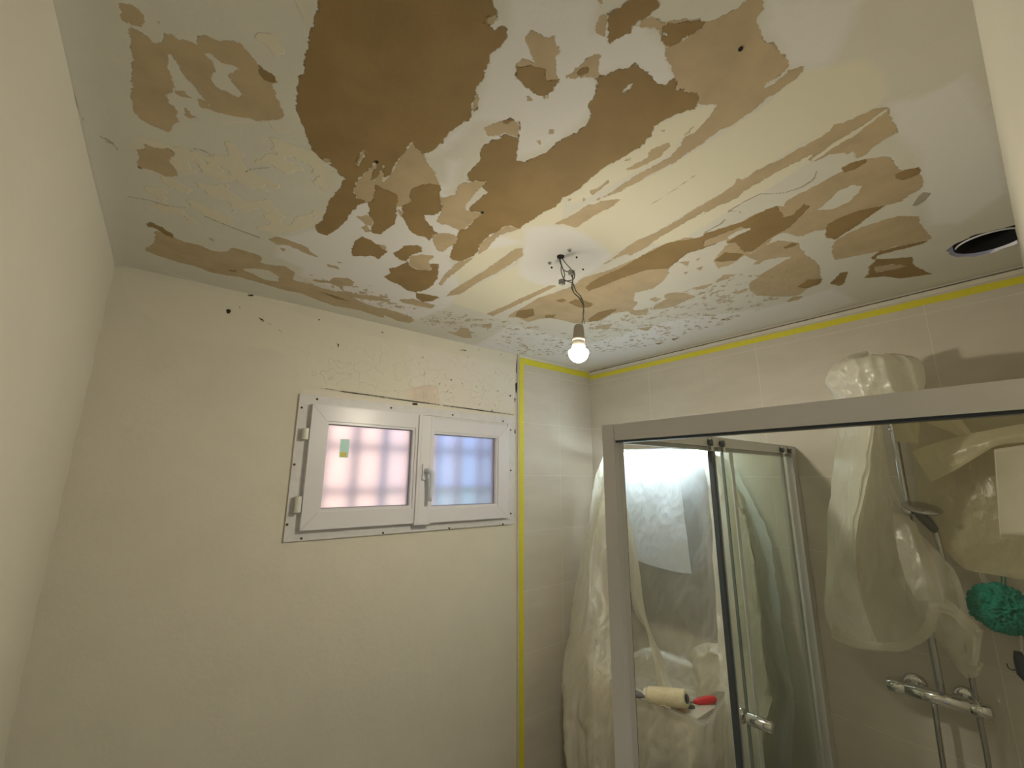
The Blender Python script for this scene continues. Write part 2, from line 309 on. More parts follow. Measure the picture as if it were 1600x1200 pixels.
add('tan', C3, [(235,800),(265,805),(250,835),(230,830)], [(155,870),(190,870),(175,895)], [(95,595),(130,625),(100,625)], [(60,670),(80,640),(75,670)], [(10,345),(45,350),(30,365)], [(195,600),(220,600),(205,620)])
# strip along the window wall
add('tan', C5, [(170,440),(200,440),(290,480),(360,510),(440,525),(520,560),(600,575),(660,545),(720,560),(840,600),(830,640),(900,655),(980,660),(1040,700),(1035,750),(1110,770),(1240,810),(1320,830),(1400,860),(1480,900),(1600,940),(1600,990),(1520,965),(1440,940),(1380,930),(1290,915),(1190,880),(1080,835),(980,815),(900,790),(800,760),(700,730),(600,715),(520,700),(420,660),(330,640),(240,610),(170,590),(100,560),(160,520),(175,480)])
add('base', C5, [(710,680),(800,675),(880,690),(945,730),(940,760),(860,750),(780,710)])
add('brown', C5, [(115,395),(140,385),(200,410),(290,465),(285,485),(240,470),(170,425),(125,410)], [(630,685),(680,685),(680,695),(640,695)], [(880,495),(930,490),(960,505),(920,520)], [(1200,825),(1290,850),(1400,890),(1300,870)])
add('tan', C5, [(870,490),(920,475),(980,485),(1040,510),(1120,540),(1140,570),(1200,610),(1130,590),(1060,555),(1000,530),(930,525)], [(1245,650),(1310,665),(1320,685),(1250,665)], [(945,545),(985,550),(975,570)], [(1300,630),(1335,640),(1320,645)],
    [(1145,750),(1190,750),(1260,760),(1280,735),(1380,740),(1415,765),(1400,790),(1340,790),(1350,830),(1310,790),(1250,770),(1180,765)], [(500,480),(540,490),(535,505)], [(1300,820),(1420,840),(1600,870),(1600,885),(1450,870),(1330,850)])
add('tan', C6, [(380,920),(480,930),(560,950),(640,980),(670,1000),(640,1020),(560,1005),(480,970),(400,940)], [(200,820),(300,840),(420,850),(520,880),(500,890),(440,870),(300,855)], [(570,875),(660,870),(800,910),(780,930),(690,915),(600,895)])
add('brown', C6, [(345,475),(380,490),(440,525),(490,560),(500,575),(440,620),(420,600),(340,600),(280,600),(280,560),(295,510)], [(530,580),(580,565),(600,535),(680,530),(720,545),(715,575),(660,590),(620,630),(590,630),(550,600)],
    [(510,680),(560,670),(630,635),(650,670),(700,690),(770,690),(760,650),(820,650),(820,690),(815,740),(780,790),(740,815),(680,830),(620,815),(580,785),(510,755),(480,730),(520,710)], [(680,835),(740,840),(830,860),(780,885),(720,890),(680,865)])
add('tan', C6, [(640,600),(720,590),(800,600),(760,630),(780,690),(700,690),(640,660)], [(440,525),(490,530),(500,560),(480,560)],
    [(865,1070),(930,1075),(960,1045),(1010,1050),(1030,1110),(980,1110),(920,1090)], [(1095,1025),(1150,1020),(1150,1045),(1100,1045)], [(1215,1005),(1255,1005),(1220,1020)],
    [(1345,550),(1350,600),(1200,700),(1080,760),(960,840),(870,855),(900,820),(1000,760),(1100,700),(1200,630),(1290,560)], [(940,640),(1040,610),(960,680),(880,740),(840,790),(820,780),(860,720)])
add('tan', C7, [(0,960),(40,975),(150,925),(280,865),(380,820),(440,788),(400,785),(250,850),(100,920)])
add('tan', C7, [(410,405),(480,370),(560,330),(640,280),(760,250),(840,240),(790,290),(720,320),(640,370),(560,425),(520,410),(470,400)])
add('tan', C7, [(650,190),(700,170),(770,120),(740,160),(680,210),(655,215)], [(500,240),(530,240),(520,255)], [(600,240),(620,240),(610,255)])
add('tan', C7, [(720,660),(800,610),(860,560),(930,510),(1050,460),(1160,400),(1280,320),(1310,300),(1420,240),(1540,170),(1570,110),(1600,130),(1600,220),(1500,270),(1380,310),(1300,360),(1180,430),(1060,500),(1030,525),(1010,545),(900,600),(880,590),(820,610),(750,650)])
add('tan', C7, [(330,860),(430,830),(540,790),(600,740),(680,715),(740,700),(840,660),(960,610),(1040,560),(1140,520),(1240,490),(1320,490),(1450,440),(1600,390),(1600,430),(1500,480),(1430,530),(1340,560),(1250,590),(1180,630),(1140,680),(1140,710),(1100,760),(1050,800),(930,830),(920,880),(950,890),(900,940),(830,950),(780,960),(720,1000),(640,1010),(560,1020),(480,1000),(400,985),(340,990),(260,1010),(200,985),(130,980),(170,950),(230,920)])
add('brown', C7, [(620,800),(650,770),(720,730),(840,680),(960,610),(1140,520),(1320,490),(1600,390),(1600,430),(1430,530),(1250,590),(1140,680),(1000,690),(860,735),(720,790),(640,820)], [(430,880),(470,865),(500,880),(470,890)], [(510,890),(560,870),(620,880),(670,900),(640,920),(580,920)],
    [(200,940),(290,930),(300,970),(240,990),(180,975)], [(370,965),(430,965),(420,985),(370,985)], [(640,990),(700,950),(780,930),(820,930),(760,970),(700,1000),(640,1010)], [(1460,1000),(1500,985),(1490,1000)], [(1050,1150),(1110,1140),(1080,1155)], [(1155,1120),(1210,1110),(1170,1130)])
add('tan', C7, [(1050,930),(1040,915),(1120,870),(1110,840),(1170,825),(1250,830),(1310,850),(1240,880),(1190,905),(1120,925)], [(1015,870),(1050,855),(1090,865),(1060,885)], [(890,920),(930,935),(1010,930),(1000,965),(930,970),(890,950)], [(1290,800),(1340,785),(1420,770),(1360,805)], [(1430,760),(1480,720),(1550,715),(1500,745)],
    [(1200,640),(1270,635),(1260,665)], [(1310,620),(1340,615),(1320,635)], [(1305,680),(1350,665),(1340,690)], [(1230,705),(1260,700),(1240,720)], [(680,1035),(790,1020),(760,1060),(690,1050)], [(940,1050),(1040,1040),(1000,1070)])
add('tan', C8, [(0,480),(100,420),(190,350),(215,310),(220,340),(330,260),(420,220),(520,170),(600,120),(700,70),(780,20),(812,-18),(900,-50),(1050,-120),(1145,-140),(1170,-80),(1200,-15),(1205,30),(1130,70),(1060,110),(1020,160),(960,190),(935,140),(900,160),(840,150),(760,175),(690,210),(640,200),(700,150),(540,230),(430,290),(260,390),(130,460),(0,540)])
add('cream', C4, [(745,670),(620,755),(520,830),(440,870),(270,995),(290,1002),(420,915),(530,850),(600,795),(745,690)])
add('tan', C8, [(240,590),(280,560),(370,520),(460,485),(510,500),(510,460),(600,410),(700,360),(790,310),(860,270),(870,240),(940,210),(1000,195),(1050,190),(1120,175),(1180,195),(1210,260),(1260,265),(1340,245),(1355,290),(1370,340),(1365,380),(1290,420),(1240,460),(1130,490),(1060,540),(980,600),(900,650),(820,700),(760,690),(760,640),(690,645),(620,680),(580,680),(500,655),(440,680),(390,740),(310,770),(250,800),(180,850),(90,880),(60,830),(100,780),(150,730),(140,700),(60,730),(0,745),(0,665),(80,640),(180,615)])
add('base', C8, [(710,515),(760,470),(850,390),(930,360),(990,365),(960,410),(900,470),(820,505),(760,515)])
add('brown', C8, [(240,590),(370,520),(460,485),(480,530),(500,560),(550,550),(620,480),(660,490),(600,560),(540,620),(400,700),(310,770),(250,780),(200,720),(140,720),(200,680),(290,640),(230,620),(0,710),(0,665)],
    [(760,640),(780,600),(860,560),(970,520),(1070,500),(1130,490),(1060,540),(900,650),(820,700),(770,690)], [(860,255),(930,215),(1010,195),(1010,215),(940,260),(870,280)], [(1200,290),(1260,265),(1340,245),(1355,285),(1250,330),(1210,320)])
add('base', C8, [(140,690),(200,650),(290,625),(290,640),(220,670),(160,700)])
add('tan', C8, [(290,790),(390,735),(470,705),(590,720),(600,750),(640,800),(690,830),(720,860),(730,940),(740,945),(650,990),(600,1040),(530,1050),(440,1050),(330,1045),(290,1010),(280,970),(330,935),(380,900),(450,860),(550,805),(480,810),(370,830),(320,830),(250,795)])
add('brown', C8, [(580,990),(650,945),(740,940),(720,975),(640,1000)], [(500,745),(560,720),(590,725),(560,745),(510,755)], [(70,830),(130,780),(250,790),(200,830),(100,840)])
add('tan', C8, [(800,740),(820,710),(900,660),(1000,620),(1120,580),(1220,555),(1345,555),(1350,600),(1400,660),(1425,695),(1350,715),(1200,740),(1100,770),(950,800),(820,825),(800,790)])
add('brown', C8, [(1045,810),(1100,770),(1200,745),(1340,715),(1420,700),(1350,730),(1250,755),(1150,780),(1080,800),(1065,830)], [(1030,870),(1080,820),(1180,815),(1300,805),(1310,860),(1380,890),(1420,910),(1320,925),(1230,938),(1130,925),(1000,935),(1030,910)], [(825,935),(850,905),(900,895),(890,930),(870,975),(840,985),(785,970)])
add('tan', C8, [(1060,870),(1180,850),(1280,860),(1180,885),(1080,900)], [(190,1030),(270,995),(270,1015),(210,1035)], [(70,960),(120,930),(180,910),(150,940),(80,965)], [(520,1080),(560,1050),(620,1050),(590,1070),(530,1085)], [(305,855),(330,830),(365,835),(345,850)], [(-20,990),(50,970),(20,995),(-60,1015)])
add('mark', C8, [(1300,490),(1340,430),(1370,405),(1420,410),(1380,460),(1330,490)])
add('speck', PX, [(770,495),(900,520),(930,500),(1010,480),(1080,450),(1140,430),(1200,420),(1260,400),(1290,440),(1230,470),(1120,510),(1000,545),(900,560),(820,555),(730,520),(600,495),(480,455),(420,420),(540,430),(650,480)])
add('flake', PX, [(225,190),(420,190),(470,215),(520,260),(510,350),(470,370),(340,360),(240,330),(200,270)], [(330,-5),(480,-5),(465,100),(440,120),(370,60)])

add('mark', C7, [(1300,93),(1180,180),(1020,282),(1021,285),(1182,183),(1303,97)], [(1600,330),(1560,318),(1510,325),(1512,330),(1560,322),(1600,336)])
add('mark', C8, [(145,522),(250,460),(350,410),(500,405),(600,372),(680,320),(700,270),(706,271),(688,324),(604,378),(502,410),(352,416),(252,466),(150,528)], [(0,655),(100,600),(130,570),(136,574),(104,606),(0,662)])
add('mark', C1, [(300,845),(370,880),(430,945),(424,948),(366,886),(300,850)], [(865,925),(940,935),(1010,968),(1008,974),(938,941),(865,931)], [(1210,1080),(1240,1055),(1370,1044),(1370,1051),(1245,1062),(1216,1084)], [(1078,1000),(1080,950),(1110,925),(1114,930),(1086,954),(1086,1000)], [(100,430),(130,500),(160,600),(210,740),(204,742),(150,610),(118,510),(96,440)])
add('mark', C5, [(0,225),(120,245),(260,285),(380,295),(380,299),(260,291),(120,251),(0,231)], [(480,345),(640,410),(830,480),(828,488),(640,416),(480,350)], [(735,65),(790,48),(895,44),(895,49),(792,54),(740,72)])

def flat_grid(name, xs, ys, tri, mat_, cut=None):
    nx, ny = len(xs), len(ys)
    X, Y = np.meshgrid(xs, ys, indexing='ij'); P = np.stack([X.ravel(), Y.ravel()], 1)
    i, j = np.meshgrid(np.arange(nx-1), np.arange(ny-1), indexing='ij'); i = i.ravel(); j = j.ravel()
    q = np.stack([i*ny+j, (i+1)*ny+j, (i+1)*ny+j+1, i*ny+j+1], 1)
    if cut is not None:
        P2, keep = cut(P, q); q = q[keep]; P = P2
    V = tri(P); me = bpy.data.meshes.new(name)
    me.vertices.add(len(V)); me.vertices.foreach_set('co', V.astype(np.float32).ravel())
    me.loops.add(q.size); me.loops.foreach_set('vertex_index', q.ravel().astype(np.int32))
    me.polygons.add(len(q)); me.polygons.foreach_set('loop_start', (np.arange(len(q))*4).astype(np.int32)); me.polygons.foreach_set('loop_total', np.full(len(q), 4, np.int32))
    me.update(); me.validate(); me.materials.append(mat_)
    o = bpy.data.objects.new(name, me); C.objects.link(o); return o, P
def set_attr(me, k, v):
    a = me.attributes.new(k, 'FLOAT', 'POINT'); a.data.foreach_set('value', v.astype(np.float32))

def peel_mat(name, cols, thr=.563, bd=.0028):
    M = bpy.data.materials.new(name); M.use_nodes = True; N = M.node_tree; L = N.links.new; b = N.nodes['Principled BSDF']
    tc = N.nodes.new('ShaderNodeTexCoord')
    def nz(scale, det=4, rough=.6, vec=None, dim=None):
        n = N.nodes.new('ShaderNodeTexNoise'); n.inputs['Scale'].default_value = scale; n.inputs['Detail'].default_value = det; n.inputs['Roughness'].default_value = rough
        L(vec or tc.outputs['Object'], n.inputs['Vector']); return n.outputs['Fac']
    def mth(op, *a):
        n = N.nodes.new('ShaderNodeMath'); n.operation = op
        for i, s in enumerate(a):
            if isinstance(s, (int, float)): n.inputs[i].default_value = s
            else: L(s, n.inputs[i])
        return n.outputs[0]
    def mixc(f, a, c):
        n = N.nodes.new('ShaderNodeMix'); n.data_type = 'RGBA'; L(f, n.inputs[0]); 
        if isinstance(a, tuple): n.inputs[6].default_value = (*a, 1)
        else: L(a, n.inputs[6])
        if isinstance(c, tuple): n.inputs[7].default_value = (*c, 1)
        else: L(c, n.inputs[7])
        return n.outputs[2]
    def step(v, lo, hi):
        n = N.nodes.new('ShaderNodeMapRange'); n.inputs[1].default_value = lo; n.inputs[2].default_value = hi; L(v, n.inputs[0]); return n.outputs[0]
    def attr(k):
        n = N.nodes.new('ShaderNodeAttribute'); n.attribute_name = k; return n.outputs['Fac']
    jag = mth('MULTIPLY', mth('SUBTRACT', nz(55, 5, .7), .5), .022)
    big = nz(7, 5)
    def field(k, soft=.0009): return step(mth('ADD', attr(k), jag), -soft, soft)
    base = mixc(big, tuple(c*.93 for c in cols['base']), tuple(min(1, c*1.05) for c in cols['base']))
    col = base; h = 1.0
    fl = mth('MULTIPLY', step(attr('flake'), -.01, .02), step(nz(16, 2, .4), .53, .545))
    fc = field('cream', .006); fw = field('white', .012); ft = field('tan'); fb = field('brown')
    sp = mth('MULTIPLY', step(mth('ADD', attr('speck'), mth('MULTIPLY', mth('SUBTRACT', nz(9), .5), .06)), 0, .015), step(nz(30, 6, .68), thr, thr+.018))
    col = mixc(fl, col, cols['flake']); col = mixc(fc, col, cols['cream']); col = mixc(fw, col, cols['white'])
    tanv = mixc(step(nz(11, 3), .35, .65), tuple(c*.93 for c in cols['tan']), tuple(c*1.07 for c in cols['tan']))
    brv = mixc(step(nz(9, 3), .35, .65), tuple(c*.93 for c in cols['brown']), tuple(c*1.08 for c in cols['brown']))
    spc = mixc(sp, col, cols['speck']); col = mixc(ft, spc, tanv); col = mixc(fb, col, brv)
    mk = step(mth('ADD', attr('mark'), mth('MULTIPLY', jag, .14)), -.0009, .0009); col = mixc(mk, col, cols['mark'])
    L(col, b.inputs['Base Color']); b.inputs['Roughness'].default_value = .75; b.inputs['Specular IOR Level'].default_value = .25
    hh = mth('SUBTRACT', 1.0, mth('MULTIPLY', fb, .9)); hh = mth('SUBTRACT', hh, mth('MULTIPLY', ft, .35)); hh = mth('ADD', hh, mth('MULTIPLY', fl, .45)); hh = mth('SUBTRACT', hh, mth('MULTIPLY', sp, .3)); hh = mth('SUBTRACT', hh, mth('MULTIPLY', mk, .8))
    hh = mth('ADD', hh, mth('MULTIPLY', nz(18, 8, .6), .55)); hh = mth('ADD', hh, mth('MULTIPLY', nz(120, 3, .6), .08))
    bp = N.nodes.new('ShaderNodeBump'); bp.inputs['Strength'].default_value = .8; bp.inputs['Distance'].default_value = bd; L(hh, bp.inputs['Height']); L(bp.outputs[0], b.inputs['Normal'])
    return M
M_ceil = peel_mat('peeling_ceiling', dict(base=(.675, .65, .565), cream=(.73, .69, .54), white=(.755, .735, .70), tan=(.48, .375, .23), brown=(.29, .195, .082), flake=(.71, .66, .51), speck=(.47, .385, .27), mark=(.40, .36, .29)))
M_wallw = peel_mat('patched_wall', dict(base=WALLC, cream=(.72, .68, .57), white=(.74, .70, .62), tan=(.72, .62, .52), brown=(.3, .22, .14), flake=(.72, .69, .58), speck=(.44, .40, .31), mark=(.035, .025, .02)), .652, .0045)

# ---------------------------------------------------------------- ceiling
HC = (1.865, .022); HR = .090
def cut_hole(P, q):
    P = P.copy(); d = P-np.array(HC); r = np.hypot(d[:, 0], d[:, 1]); a = np.arctan2(d[:, 1], d[:, 0])
    R = HR+.004*np.sin(3*a+1)+.003*np.sin(7*a)+.002*np.sin(13*a+2)
    near = np.abs(r-R) < .0035
    P[near] = np.array(HC)+d[near]/r[near][:, None]*R[near][:, None]
    c = P[q].mean(1)-np.array(HC); rc = np.hypot(c[:, 0], c[:, 1]); ac = np.arctan2(c[:, 1], c[:, 0])
    Rc = HR+.004*np.sin(3*ac+1)+.003*np.sin(7*ac)+.002*np.sin(13*ac+2)
    return P, rc > Rc
gx = np.arange(XL-.02, XR+.02, .005); gy = np.arange(YF-.02, YB+.02, .005)
def ceil_z(P):
    # slightly sagging, uneven plaster, coved down a little at the left wall
    z = H + .002*np.sin(P[:, 0]*5+P[:, 1]*3)
    z -= .008*np.clip(1-(P[:, 0]-XL)/.05, 0, 1)**2
    return np.stack([P[:, 0], P[:, 1], z], 1)
ceil, P = flat_grid('ceiling', gx, gy, ceil_z, M_ceil, cut_hole)
ceil['kind'] = 'structure'
F = paint(P, I, 'z')
for k in ('cream', 'white', 'tan', 'brown', 'speck', 'flake', 'mark'): set_attr(ceil.data, k, F[k])
# duct in the hole
bm = bmesh.new(); n = 48
for rr, z0_, z1_ in ((.076, H+.004, H+.25),):
    a = [[bm.verts.new((HC[0]+r*math.cos(2*math.pi*k/n), HC[1]+r*math.sin(2*math.pi*k/n), z)) for k in range(n)] for r, z in ((.073, z1_), (.073, z0_), (.077, z0_), (.077, z1_))]
    for i in range(3):
        for k in range(n): bm.faces.new((a[i][k], a[i][(k+1) % n], a[i+1][(k+1) % n], a[i+1][k]))
t = thing('duct_pipe', 'dark duct opening with a thin white rim in the round ceiling hole at the right', 'duct', (HC[0], HC[1], H+.004))
obj('pipe', bm, mat('duct_shade_black', (.008, .008, .009), .8), t, True)  # near-black colour stands for the shade inside the pipe
bm = bmesh.new()
a = [[bm.verts.new((HC[0]+r*math.cos(2*math.pi*k/n), HC[1]+r*math.sin(2*math.pi*k/n), z)) for k in range(n)] for r, z in ((.072, H+.010), (.0725, H-.0005), (.0745, H-.0005), (.0745, H+.010))]
for i in range(3):
    for k in range(n//4+2, 3*n//4-2): bm.faces.new((a[i][k], a[i][(k+1) % n], a[i+1][(k+1) % n], a[i+1][k]))
obj('rim', bm, M_pvc, t, True)
# void above
b = B(XL-.2, XR+.2, YF-.2, YB+.2, H+.28, H+.34); obj('trim_1', b, M_dark, kind='structure')

# ---------------------------------------------------------------- walls
WX0, WX1, WZ0, WZ1 = .400, 1.500, 1.520, 2.062       # opening behind the frame
def hole_axis(a0, a1, h0, h1, s):
    L_ = []
    for p0, p1 in ((a0, h0), (h0, h1), (h1, a1)):
        n_ = max(1, int(round((p1-p0)/s))); L_ += list(np.linspace(p0, p1, n_+1)[:-1])
    return np.array(L_+[a1])
J = []
def addw(k, c, *polys):
    for p in polys: J.append((k, c, p))
K8 = (80, 300, 3.75); K400 = (400, 400, 1600/420); KW = (400, 560, 1600/440); KR = (600, 600, 4.8)
addw('cream', PX, [(190,425),(400,470),(600,530),(700,552),(806,570),(806,645),(700,632),(600,618),(470,600),(460,560),(420,545),(300,530),(240,500),(200,470)])
addw('white', PX, [(640,540),(806,575),(806,640),(730,640),(660,625),(640,590)], [(474,606),(570,620),(700,638),(803,652),(803,660),(640,640),(474,616)], [(790,650),(806,652),(806,815),(795,815)])
addw('tan', K400, [(880,800),(1000,770),(1080,770),(1090,880),(1000,870),(930,860)])
addw('mark', K8, [(1025,690),(1040,685),(1055,695),(1045,712),(1028,712)], [(1100,668),(1108,672),(1106,680),(1099,676)], [(1215,735),(1235,742),(1255,765),(1240,758)], [(1265,767),(1295,775),(1290,780)], [(1320,797),(1345,812),(1362,828),(1340,815)], [(365,883),(370,883),(369,889)],
    [(1140,602),(1185,600),(1185,610),(1160,610)], [(530,435),(560,447),(545,447)])
addw('mark', K400, [(275,775),(430,790),(600,815),(800,843),(960,865),(1100,885),(1098,890),(960,872),(800,850),(600,822),(430,796)], [(1110,886),(1250,903),(1400,925),(1535,943),(1535,948),(1400,931),(1250,910),(1110,892)], [(1402,912),(1406,912),(1406,925),(1402,925)],
    [(930,874),(960,876),(962,888),(930,886)], [(370,376),(380,376),(380,384),(372,384)], [(545,412),(552,412),(550,417)], [(562,413),(568,414),(566,418)], [(15,370),(40,375),(55,395),(35,385)], [(60,400),(95,405),(90,410)],
    [(1210,560),(1235,557),(1255,563),(1250,568),(1235,562),(1212,563)], [(1100,532),(1112,540),(1105,540)], [(980,600),(1002,602),(990,606)], [(475,515),(495,525),(490,550),(486,530)], [(440,705),(465,735),(458,735)], [(1310,552),(1340,560),(1325,558)], [(1440,580),(1468,584),(1460,588)],
    [(1505,825),(1520,830),(1512,840)], [(1150,730),(1170,738),(1160,742)], [(1222,755),(1232,760),(1226,765)], [(820,800),(834,802),(828,806)], [(1420,800),(1455,802),(1440,806)], [(740,450),(765,455),(750,458)], [(1255,595),(1265,600),(1260,605)],
    [(1543,760),(1555,750),(1553,800),(1546,830)], [(1536,840),(1545,850),(1540,880)], [(1549,610),(1553,640),(1552,700),(1547,700)])
addw('mark', KR, [(970,340),(985,340),(987,372),(972,376)], [(962,965),(977,970),(977,1010),(962,1005)], [(962,385),(970,390),(968,415),(962,412)], [(958,908),(968,905),(964,932),(957,930)], [(972,430),(976,430),(976,470),(972,470)])
addw('speck', PX, [(480,500),(560,530),(700,555),(806,575),(806,650),(700,630),(600,616),(490,600),(440,560)])
addw('flake', PX, [(440,520),(560,535),(700,555),(806,575),(806,650),(700,630),(600,616),(490,600),(460,570)])
def wall_y(P): return np.stack([P[:, 0], np.full(len(P), YB) + .0015*np.sin(P[:, 0]*4)*np.sin(P[:, 1]*3), P[:, 1]], 1)
ax = hole_axis(XL-.05, TX+.02, WX0, WX1, .005); az = hole_axis(0, H+.01, WZ0, WZ1, .005)
def cut_win(P, q):
    c = P[q].mean(1); return P, ~((c[:, 0] > WX0) & (c[:, 0] < WX1) & (c[:, 1] > WZ0) & (c[:, 1] < WZ1))
wb, P = flat_grid('wall_back', ax, az, wall_y, M_wallw, cut_win); wb['kind'] = 'structure'
F = paint(P, J, 'y')
for k in ('cream', 'white', 'tan', 'brown', 'speck', 'flake', 'mark'): set_attr(wb.data, k, F[k])
# outer leaf with window tunnel
bm = bmesh.new(); T = .22
for r in ((XL-.2, WX0, 0, 3), (WX1, XR+.2, 0, 3), (WX0, WX1, 0, WZ0), (WX0, WX1, WZ1, 3)): box(bm, r[0], r[1], YB+.012, YB+T, r[2], r[3])
obj('masonry', bm, mat('masonry', (.6, .55, .5), .9), wb, kind='structure')
bm = B(TX, XR+.05, YB-.010, YB+.03, 0, H+.01)
obj('tile_cladding', bm, M_tileb, wb, kind='structure')
# left wall: a little out of plumb, rough edge in the corner
def wl(P):
    x = XL - .007*np.clip((2.45-P[:, 1])/2.45, 0, 1) + .0015*np.sin(P[:, 1]*40)*np.exp(-((YB-P[:, 0])/.03)) + .0012*np.sin(P[:, 0]*6+P[:, 1]*4)
    return np.stack([x, P[:, 0], P[:, 1]], 1)
o, _ = flat_grid('wall_left', np.arange(YF-.02, YB+.03, .01), np.arange(0, H+.02, .01), wl, M_wall); o['kind'] = 'structure'
b = B(XL-.25, XL-.06, YF-.05, YB+.1, 0, 3); obj('masonry', b, M_wall, o, kind='structure')
b = B(XR, XR+.2, YF-.05, YB+.05, 0, 3); obj('wall_right', b, M_tiler, kind='structure')
# front wall with doorway around the photographer
DX0, DX1, DZ = -.17, .62, 1.95
bm = bmesh.new()
box(bm, XL-.3, DX0, YF-.12, YF, 0, H+.05); box(bm, DX1, XR+.05, YF-.12, YF, 0, H+.05); box(bm, DX0, DX1, YF-.12, YF, DZ, H+.05)
obj('wall_front', bm, M_wall, kind='structure')
bm = B(XL-.3, XR+.3, YF-1.6, YB+.3, -.08, 0); obj('floor', bm, M_floor, kind='structure')
# hallway behind the doorway
bm = bmesh.new()
box(bm, -1.0, -.95, YF-1.5, YF-.1, 0, H); box(bm, 1.4, 1.45, YF-1.5, YF-.1, 0, H); box(bm, -1.0, 1.45, YF-1.55, YF-1.5, 0, H); box(bm, -1.0, 1.45, YF-1.55, YF-.1, H, H+.05)
obj('wall_hallway', bm, mat('hall_paint', (.75, .74, .70), .7), kind='structure')
if HALL_FILL:
    bm = bmesh.new(); tube(bm, [(.25, YF-.8, H-.001), (.25, YF-.8, H-.05)], .13, 32)
    obj('hallway_fill', bm, mat('hall_fill', (.9, .9, .9), .5, emit=(1, .93, .82), estr=HALL_FILL), label='added round fill lamp, unseen, on the hallway ceiling behind the photographer', cat='lamp')  # unseen fill lamp, added to brighten the shower post and rail
# gap line along shower wall / ceiling
bm = bmesh.new(); N_ = 80
for (fx, nm) in ((0, 'r'),):
    for i in range(N_):
        y0 = YF+(YB-YF)*i/N_; y1 = YF+(YB-YF)*(i+1)/N_; d = .0015+.0012*noise.noise(Vector((i*.4, 3, 1)))
        box(bm, XR-.004, XR+.002, y0, y1, H-.013-d, H-.010+d*.4)
obj('trim_2', bm, mat('dark_gap', (.16, .14, .10), .9), kind='structure')  # dark line along the joint of wall and ceiling
bm = bmesh.new(); box(bm, XR-.0035, XR+.002, YF, YB-.01, H-.030, H-.0135); box(bm, TX+.01, XR, YB-.0135, YB-.005, H-.014, H)
obj('trim_3', bm, mat('plaster_margin', (.70, .68, .60), .8, mottle=.1, mscale=30), kind='structure')
# masking tape
def tape(nm, axis, a0, a1, c0, c1, off, label, vert=False):
    bm = bmesh.new(); n_ = 60; rows = []
    for i in range(n_+1):
        s = a0+(a1-a0)*i/n_; w = .0015*noise.noise(Vector((s*12, c0, 5))); w2 = .0015*noise.noise(Vector((s*12, c1, 9)))
        o_ = off-.0009
        if axis == 'x': pts = [(s, o_, c0+w), (s, o_, c1+w2)]
        elif axis == 'y': pts = [(o_, s, c0+w), (o_, s, c1+w2)]
        else: pts = [(c0+w, o_, s), (c1+w2, o_, s)]
        rows.append([bm.verts.new(p) for p in pts])
    for i in range(n_): bm.faces.new((rows[i][0], rows[i][1], rows[i+1][1], rows[i+1][0]))
    o = obj(nm, bm, M_tape, label=label, cat='tape'); md = o.modifiers.new('s', 'SOLIDIFY'); md.thickness = .0008; md.offset = 0
    return o
tape('masking_tape', 'z', .0, H-.016, 1.541, 1.572, YB-.010, 'vertical yellow masking tape beside the window where paint meets tile')
tape('masking_tape', 'x', 1.574, XR-.006, H-.052, H-.016, YB-.010, 'short yellow masking tape at the top of the tiled window wall, behind the bulb')
tape('masking_tape', 'y', YF+.002, YB-.014, H-.064, H-.038, XR, 'long yellow masking tape under the ceiling above the shower wall')

# ---------------------------------------------------------------- window
win = bpy.data.objects.new('window_1', None); C.objects.link(win); win.location = (.95, YB, 1.5); win['kind'] = 'structure'
def frame_ring(bm, x0, x1, z0, z1, w, y0, y1):
    if not hasattr(w, '__len__'): w = (w, w, w, w)
    l, r, bo, to = w
    vo = []
    for y in (y0, y1):
        vo.append([bm.verts.new(p) for p in ((x0, y, z0), (x1, y, z0), (x1, y, z1), (x0, y, z1))])
        vo.append([bm.verts.new(p) for p in ((x0+l, y, z0+bo), (x1-r, y, z0+bo), (x1-r, y, z1-to), (x0+l, y, z1-to))])
    a, b_, c, d = vo
    for k in range(4):
        j = (k+1) % 4
        bm.faces.new((a[k], a[j], b_[j], b_[k])); bm.faces.new((c[k], d[k], d[j], c[j])); bm.faces.new((a[k], c[k], c[j], a[j])); bm.faces.new((b_[k], b_[j], d[j], d[k]))
    return bm
FX0, FX1, FZ0, FZ1 = .386, 1.506, 1.503, 2.076
Y0 = YB
obj('outer_frame', frame_ring(bmesh.new(), FX0, FX1, FZ0, FZ1, (.052, .048, .045, .036), Y0-.010, Y0+.06), M_pvcold, win, bevel=.002, kind='structure')
obj('inner_rebate', frame_ring(bmesh.new(), FX0+.040, FX1-.040, FZ0+.038, FZ1-.032, .03, Y0-.004, Y0+.07), M_pvcold, win, kind='structure')
def sash(nm, x0, x1, z0, z1, gx0, gx1, gz0, gz1):
    s = obj(nm, frame_ring(bmesh.new(), x0, x1, z0, z1, (gx0-x0-.012, x1-gx1-.012, gz0-z0-.012, z1-gz1-.012), Y0-.034, Y0+.03), M_pvc, win, bevel=.004, kind='structure')
    obj('glazing_bead', frame_ring(bmesh.new(), gx0-.013, gx1+.013, gz0-.013, gz1+.013, .012, Y0-.028, Y0+.02), M_pvc, s, bevel=.003, kind='structure')
    obj('gasket', frame_ring(bmesh.new(), gx0-.002, gx1+.002, gz0-.002, gz1+.002, .0035, Y0-.012, Y0-.004), mat('grey_gasket', (.22, .22, .25), .5), s, kind='structure')
    obj('frosted_pane', B(gx0-.005, gx1+.005, Y0-.008, Y0-.004, gz0-.005, gz1+.005), M_frost, s, kind='structure')
    return s
ls = sash('left_sash', .434, .930, 1.543, 2.037, .505, .882, 1.622, 1.960)
rs = sash('right_sash', .972, 1.447, 1.540, 2.022, .996, 1.366, 1.614, 1.950)
